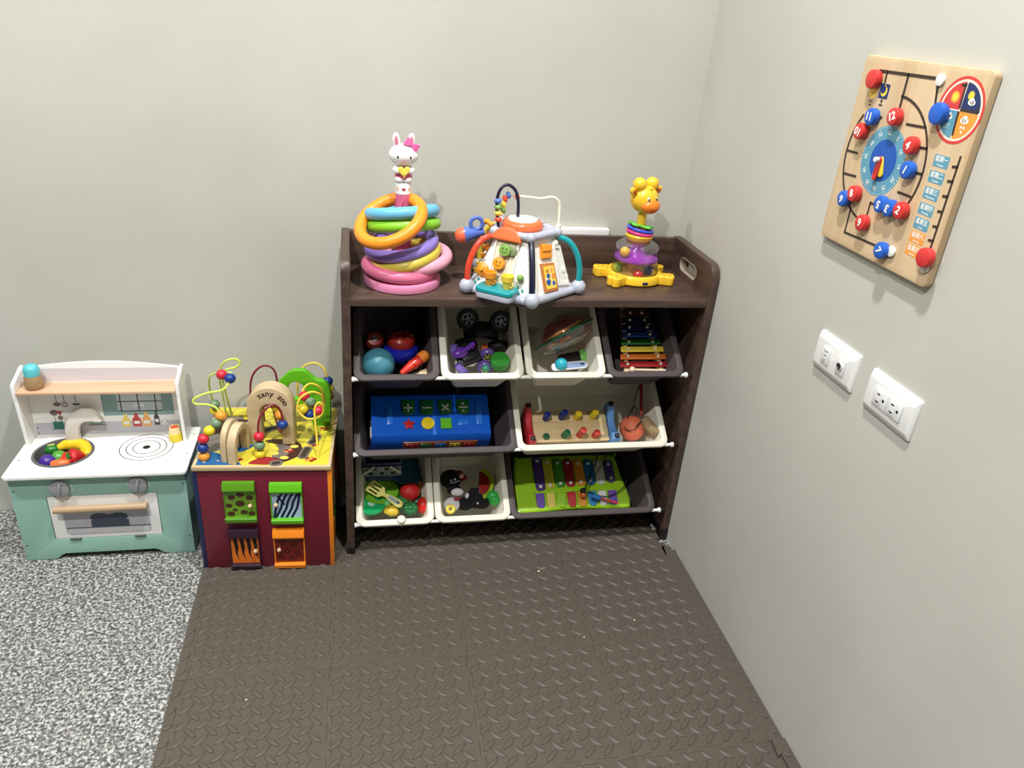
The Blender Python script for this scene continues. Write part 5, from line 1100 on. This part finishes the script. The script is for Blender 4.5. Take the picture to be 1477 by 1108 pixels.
for i, (x, y, c, hh) in enumerate(((-.064, .020, 'blue', .022), (-.022, .022, 'blue', .028), (.018, .020, 'yellow', .022), (.061, .022, 'yellow', .026), (-.069, -.031, 'green', .004), (-.022, -.030, 'green', .022), (.019, -.030, 'red', .034), (.061, -.032, 'red', .020))):
    g = G(); g.cyl(.0088, hh + .008, TR(x, y, .004, ry=(2, 9, 6, 9, 0, 10, 5, 4)[i], rx=-4 if y > 0 else 0), 0, 20, bev=.0012); lab(obj('peg', g, paint({'blue': (28, 40, 120), 'yellow': (222, 192, 40), 'green': (24, 92, 56), 'red': (184, 52, 44)}[c]), t), c + ' peg')
g = G(); g.sph(.0335, seg=32, rings=20); item('toy_ball', g, mat('salmon_orange', (232, 120, 86), .5), inb(6, .124, .072, -.040), 'salmon orange ball beside the blue bench end', 'ball')
g = G(); g.tube([(.152, .102, .0), (.158, .150, .012), (.163, .200, .020)], .0045, seg=10); item('toy_stick', g, paint((150, 36, 34)), BF[6] @ TR(0, 0, -.030), 'dark red stick leaning behind the orange ball', 'stick')
cord = mat('black_cord', (18, 18, 20), .6)
g = G(); g.tube(crom([(.170, .205, -.012), (.150, .170, -.020), (.128, .120, -.014), (.118, .100, -.006), (.127, .095, -.004), (.134, .112, -.006), (.125, .118, -.010), (.105, .085, -.018), (.098, .060, -.020), (.112, .050, -.0035), (.135, .072, -.0015), (.158, .082, -.015), (.168, .090, -.030)], 6), .0014, seg=6)
item('black_string', g, cord, BF[6], 'thin black string looped over the salmon orange ball', 'string')
g = G(); g.cyl(.0145, .052, TR(0, 0, 0), 0, 28, bev=.002); item('wooden_cylinder', g, mat('cork_beige', (150, 128, 92), .6, var=.15, varscale=150), BF[6] @ along((.146, .084, -.008), (.176, .046, -.018)), 'beige wooden cylinder at the right of the wide cream bin', 'toy block')
# bin 7 play food
t = thing('toy_basket', 'purple and grey toy basket at the back of the bottom left bin', 'basket', inb(7, -.030, .176, -.036, rx=-40))
pg = P((112, 104, 146)); pg2 = P((70, 62, 128)); gg = P((132, 138, 142))
g = G(); o2 = rrect(.104, .070, .010, 4); g.shape([o2, rrect(.094, .060, .007, 4)], .006, TR(0, 0, .022), bev=.0015); g.loft([[(x, y, .022) for x, y in rrect(.096, .062, .008, 4)], [(x, y, -.028) for x, y in rrect(.080, .048, .007, 4)]][::-1], mi=1, cap1=False); obj('basket_body', g, [pg, pg2], t)
g = G(); g.box(.100, .003, .032, TR(0, -.040, .008, rx=18), 0, bev=.001)
for (x, z) in ((-.018, .016), (.012, .016), (.038, .016), (-.028, .002), (0, .002), (.028, .002)): g.box(.010, .001, .008, TR(x, -.0415 + (z - .008) * -.30, z, rx=18), 1)
lab(obj('basket_front', g, [gg, blk], t), 'grey perforated front')
for sx in (-1, 1): g = G(); g.tube([(sx * .048, -.048, .006), (sx * .020, -.047, .024)], .0038, seg=10); lab(obj('basket_clip', g, P((206, 204, 178)), t), 'cream clip')
def dish(name, r, h, M, m, lb, cat='play plate', rim=.12):
    g = G(); g.lathe([(0, 0), (r * .62, 0), (r * .80, h * .35), (r, h), (r * .985, h + .0018), (r * .78, h * .45 + .0018), (r * .60, .0022), (0, .0022)], seg=48); return item(name, g, m, M, lb, cat, 'play plates in the bottom left bin')
dish('toy_plate', .056, .010, inb(7, .044, .166, -.052, rx=-22, rz=10), P((32, 106, 136)), 'blue toy plate at the back of the bottom left bin')
dish('toy_plate', .050, .008, inb(7, -.022, .112, -.050, rx=-20), P((70, 140, 40)), 'darker green toy plate under the light green one', rim=.1)
dish('toy_plate', .047, .008, inb(7, -.034, .106, -.042, rx=-22), P((122, 190, 44)), 'light green toy plate under the yellow spatula')
g = G(); g.lathe([(0, 0), (.030, 0), (.0335, .003), (.0335, .009), (.031, .012), (0, .0125)], seg=40); g.cyl(.0095, .0006, TR(0, 0, .0124), 1, 24); item('toy_pan_lid', g, [P((30, 168, 98)), P((176, 214, 190))], inb(7, -.0585, .064, -.034, rx=-26), 'emerald green toy lid with pale centre at the front left', 'play kitchenware')
t = thing('toy_turner', 'pale yellow slotted toy spatula lying over the green plates', 'play kitchenware', inb(7, -.024, .088, -.017, rz=-38, rx=-4))
py = P((228, 220, 128))
sw = 1
hd_ = [(-.052, -.019), (-.050, .019), (-.012, .016), (-.004, .006), (.006, .004), (.006, -.004), (-.004, -.006), (-.012, -.016)]
g = G(); g.shape([hd_[::-1]] + [rrect(.026, .0050, .002, 3, -.031, y) for y in (-.0105, 0, .0105)], .003, bev=.0006); lab(obj('turner_blade', g, py, t), 'slotted blade')
g = G(); g.shape([[(p.x, p.y) for p in crom([(.004, -.005, 0), (.004, .005, 0), (.020, .0085, 0), (.042, .0105, 0), (.052, .006, 0), (.054, 0, 0), (.052, -.006, 0), (.042, -.0105, 0), (.020, -.0085, 0)], 4, closed=True)][::-1]], .006, TR(0, 0, .0005), 0, bev=.0015); g.shape([rrect(.032, .010, .004, 5, .027, 0)], .0006, TR(0, 0, .0064), 1); g.shape([rrect(.007, .0035, .0017, 5, .041, 0)], .0005, TR(0, 0, .0069), 2); lab(obj('turner_handle', g, [py, P((160, 170, 176)), blk], t), 'handle with grey inlay')
sbm = mat('berry_red', (196, 36, 34), .3, bump=(320, .8, .002)); g = G(); g.sph(1, TR(0, 0, 0, s=(.0265, .025, .022)), seg=28, rings=18); item('toy_raspberry', g, sbm, inb(7, .041, .101, -.030), 'bumpy red play berry in the middle of the bottom left bin', 'play food')
g = G(); g.sph(1, TR(0, 0, 0, s=(.0165, .022, .021)), seg=24, rings=16); g.cyl(.018, .001, TR(.0135, 0, 0, ry=90, s=(1, 1.0, 1)), 0, 20); item('toy_tomato_half', g, P((206, 40, 34)), inb(7, .073, .060, -.028, rz=-4), 'red play tomato half at the right front of the bottom left bin', 'play food')
g = G(); g.sph(.016, seg=20); item('toy_ball', g, P((196, 160, 40)), inb(7, .076, .127, -.045), 'mustard yellow ball beside the blue toy plate', 'play food')
g = G(); g.sph(1, TR(0, 0, 0, s=(.024, .020, .018)), seg=24); item('toy_cabbage', g, P((56, 130, 72)), inb(7, .018, .074, -.040), 'green play vegetable under the spatula handle', 'play food')
g = G(); g.lathe([(0, 0), (.008, .0), (.009, .014), (.006, .016), (0, .016)], seg=14)
for k in range(9): g.sph(.0085, TR(.011 * math.cos(k * .78) * (k > 0), .011 * math.sin(k * .78) * (k > 0), .020 + .003 * (k == 0)), seg=12, rings=8)
item('toy_broccoli', g, P((38, 104, 58)), inb(7, .040, .052, -.034, rx=10), 'dark green play broccoli at the front of the bottom left bin', 'play food')
g = G(); g.lathe([(0, -.022), (.008, -.018), (.0135, 0), (.010, .015), (0, .020)], TR(0, 0, 0, ry=90), seg=20)
for k in range(20): g.sph(.0028, TR(-.012 + .006 * (k % 5), .0118 * math.cos(k // 5 * .8 - .2), .0118 * math.sin(k // 5 * .8 + .5)), seg=8, rings=6)
item('toy_corn', g, P((216, 184, 52)), inb(7, -.008, .049, -.030, rz=-10), 'yellow play corn at the front lip of the bottom left bin', 'play food')
g = G(); g.sph(1, TR(0, 0, 0, s=(.011, .009, .009)), seg=18); item('toy_pea', g, P((90, 186, 110)), inb(7, -.019, .068, -.024), 'light green play vegetable under the spatula neck', 'play food')
g = G(); g.lathe([(0, -.004), (.009, -.003), (.011, .0), (.009, .003), (0, .004)], seg=20); item('toy_shell', g, P((222, 214, 196)), inb(7, .014, .0125, .0045, rx=0), 'small cream disc lying on the front lip of the bottom left bin', 'play food')
g = G(); g.sph(1, TR(0, 0, 0, s=(.022, .018, .016)), seg=18); item('toy_leaf', g, P((24, 76, 48)), inb(7, .062, .080, -.052), 'dark green play vegetable between berry and tomato', 'play food')
# bin 8 plush and fruit
fur = mat('black_plush', (18, 18, 22), .9, bump=(500, .8, .003)); furw = mat('white_plush', (214, 212, 214), .9, bump=(500, .5, .002))
t = thing('plush_toy', 'black and white plush toy with a red bow, left in the cream bottom bin', 'plush toy', inb(8, -.042, .110, -.042))
g = G(); g.sph(1, TR(-.004, .026, .004, s=(.030, .026, .022)), seg=24); g.sph(1, TR(.004, -.004, -.002, s=(.020, .014, .014)), seg=20); g.sph(1, TR(.030, -.040, -.012, s=(.026, .018, .014)), seg=20); obj('plush_body', g, fur, t)
g = G(); g.sph(1, TR(.010, -.014, .006, s=(.017, .011, .012)), seg=20); g.sph(1, TR(-.006, -.044, -.004, rz=15, s=(.022, .020, .012)), seg=20); lab(obj('plush_white_patches', g, furw, t), 'white chin and belly'); 
g = G(); g.tube(crom([(-.008, .006, .0225), (.004, .008, .0235), (.017, .013, .021)], 5), .0011, seg=6); g.sph(.0028, TR(-.006, .013, .0235)); g.sph(.0035, TR(.004, .016, .0240)); lab(obj('stitched_face', g, furw, t), 'white stitching')
g = G(); g.sph(1, TR(.018, .034, .016, s=(.011, .011, .007)), seg=14); g.sph(1, TR(.030, .022, .016, s=(.009, .009, .006)), seg=14); g.sph(.0068, TR(.022, .026, .022), 1); lab(obj('bow', g, [mat('bow_red', (118, 22, 34), .8), mat('bow_pink', (214, 150, 150), .8)], t), 'dark red bow with pink knot')
g = G(); g.sph(.005, TR(.004, -.034, .009)); g.sph(.004, TR(.014, -.032, .008)); lab(obj('heart_button', g, mat('dusty_red', (150, 50, 66), .7), t), 'small red heart')
g = G(); g.sph(1, TR(0, 0, 0, s=(.030, .022, .017)), seg=24); g.sph(1, TR(-.004, .020, .004, s=(.016, .014, .013)), seg=20); g.sph(1, TR(.014, -.012, .002, s=(.020, .014, .014)), seg=20); g.sph(1, TR(-.024, .010, .006, s=(.006, .009, .005)), 1, 14); g.sph(.003, TR(.0, -.016, .0165), 1, 10, 8)
item('plush_toy', g, [fur, furw], inb(8, .018, .074, -.042), 'dark plush toy lying in front of the melon slice', 'plush toy')
t = thing('melon_slice', 'red and lime green play melon slice standing in the cream bottom bin', 'play food', inb(8, .034, .116, -.046, rz=-8))
def cres(r1, r2, th, m, lb):
    g = G(); g.shape([[(r1 * math.cos(R(a)), r1 * math.sin(R(a)) * 1.15) for a in range(-82, 83, 8)] + [(r2 * math.cos(R(a)) , r2 * math.sin(R(a)) * 1.15) for a in range(82, -83, -8)]], th, TR(-.008, 0, 0), bev=.003, bres=3); lab(obj(lb[0], g, m, t), lb[1])
cres(.042, .031, .018, P((150, 168, 34)), ('melon_rind', 'lime green rind'))
g = G(); g.shape([[(.0305 * math.cos(R(a)), .0305 * math.sin(R(a)) * 1.15) for a in range(-88, 89, 8)]], .015, TR(-.008, 0, .0015), bev=.003, bres=3); lab(obj('melon_flesh', g, P((132, 26, 22)), t), 'dark red flesh')
g = G(); g.sph(.0155, TR(0, .004, 0, s=(1.05, 1, 1))); g.sph(.0150, TR(.002, -.009, 0, s=(1.05, .9, 1))); item('toy_apple', g, P((48, 170, 70)), inb(8, .061, .074, -.030, rz=10), 'glossy green play fruit at the right of the cream bottom bin', 'play food')
g = G(); g.torus(.0085, .0048, seg=28, rs=12); item('toy_ring', g, P((218, 200, 74)), inb(8, -.055, .044, -.022, rx=20), 'small yellow ring at the front left of the cream bottom bin', 'play food')
# bin 9 lime keyboard
lime = P((150, 196, 34)); t = thing('toy_keyboard', 'lime green toy xylophone piano in the wide dark bottom bin', 'toy piano', inb(9, -.012, .104, -.060))
g = G(); pl = [(p.x, p.y) for p in crom([(-.160, -.055, 0), (-.148, -.075, 0), (.0, -.066, 0), (.140, -.072, 0), (.160, -.058, 0), (.160, -.030, 0), (.148, .030, 0), (.142, .078, 0), (.125, .092, 0), (-.125, .092, 0), (-.150, .080, 0), (-.158, .03, 0)], 5, closed=True)]
g.shape([pl], .038, TR(0, 0, -.018), 0, bev=.009, bres=4)
g.shape([[(p.x, p.y) for p in crom([(-.112, -.020, 0), (-.05, -.008, 0), (.05, -.004, 0), (.115, -.012, 0), (.122, -.018, 0), (.115, -.024, 0), (.05, -.018, 0), (-.05, -.022, 0)], 4, closed=True)]], .004, TR(0, 0, .0195), 0, bev=.0015)
obj('keyboard_body', g, lime, t)
bars = [(-.1005, -.1000, .100, .181, (66, 50, 116)), (-.0740, -.0720, .103, .176, (176, 176, 44)), (-.0430, -.0440, .108, .173, (60, 130, 40)), (-.0140, -.0150, .108, .172, (140, 24, 36)), (.0160, .0150, .110, .169, (196, 130, 40)), (.0440, .0440, .112, .168, (24, 100, 150)), (.0740, .0710, .112, .166, (190, 196, 176)), (.1020, .1030, .117, .163, (70, 50, 116))]
wdot = P((206, 206, 200))
for (xa, xb, y0, y1, c) in bars:
    g = G(); xc = (xa + xb) / 2 + .012; L = (y1 - y0) + .022; g.shape([rrect(.0265, L, .012, 6)], .004, TR(xc, (y0 + y1) / 2 - .104, .0205), 0, bev=.001)
    b = lab(obj('tone_bar', g, P(c), t), 'coloured bar')
    for yy in (y0 + .002, y1 - .002): g = G(); g.lathe([(.005, 0), (.005, .0015), (.003, .003), (0, .0034)], TR(xc, yy - .104, .0243), seg=14); obj('bar_pin', g, wdot, b)
keys = [(104, 74, 170), (222, 204, 96), (150, 200, 40), (190, 34, 50), (224, 150, 30), (44, 130, 190), (222, 220, 226), (110, 72, 170)]
for i, c in enumerate(keys):
    x = -.0935 + .0292 * i; g = G(); g.shape([[(x - .0115, .020), (x - .0115, -.014), (x - .006, -.021), (x + .006, -.021), (x + .0115, -.014), (x + .0115, .020)][::-1]], .008, TR(0, -.041, .0170, rx=8), bev=.0022, bres=3); lab(obj('piano_key', g, P(c), t), ('violet', 'cream', 'lime', 'red', 'orange', 'blue', 'white', 'purple')[i] + ' key')
g = G(); g.tube(crom([(.078, .195, -.026), (.060, .155, -.026), (.030, .105, -.030), (.014, .080, -.022), (.006, .074, -.014), (.016, .070, -.014), (.030, .076, -.024), (.055, .064, -.026), (.085, .062, -.028), (.115, .075, -.028), (.140, .100, -.026), (.136, .150, -.024), (.112, .195, -.026)], 6), .0014, seg=6)
g.tube(crom([(.108, .195, -.022), (.075, .150, -.022), (.045, .110, -.024), (.022, .082, -.020), (.010, .078, -.014)], 6), .0014, seg=6)
for k in range(5): g.sph(.0052, TR(.010 + .004 * math.cos(k * 1.3), .076 + .004 * math.sin(k * 1.3), -.0165), seg=8, rings=6)
item('knotted_string', g, cord, BF[9], 'thin black cord knotted over the lime keyboard', 'string')
g = G(); g.lathe([(0, 0), (.006, 0), (.0075, .006), (.0075, .018), (.005, .024), (0, .025)], TR(0, 0, 0), 0, 18); g.tube([(0, 0, .024), (0, 0, .075)], .0028, mi=1, seg=8); item('toy_mallet', g, [P((40, 120, 190)), P((190, 40, 50))], BF[9] @ along((.034, .062, -.020), (.080, .046, -.022)), 'red and blue toy mallet lying on the keys of the lime keyboard', 'mallet')
g = G(); g.sph(.0085, seg=16); item('toy_bead', g, P((214, 110, 60)), inb(9, .010, .066, -.022), 'orange bead under the knot on the lime keyboard', 'bead')
bpy.context.view_layer.update()
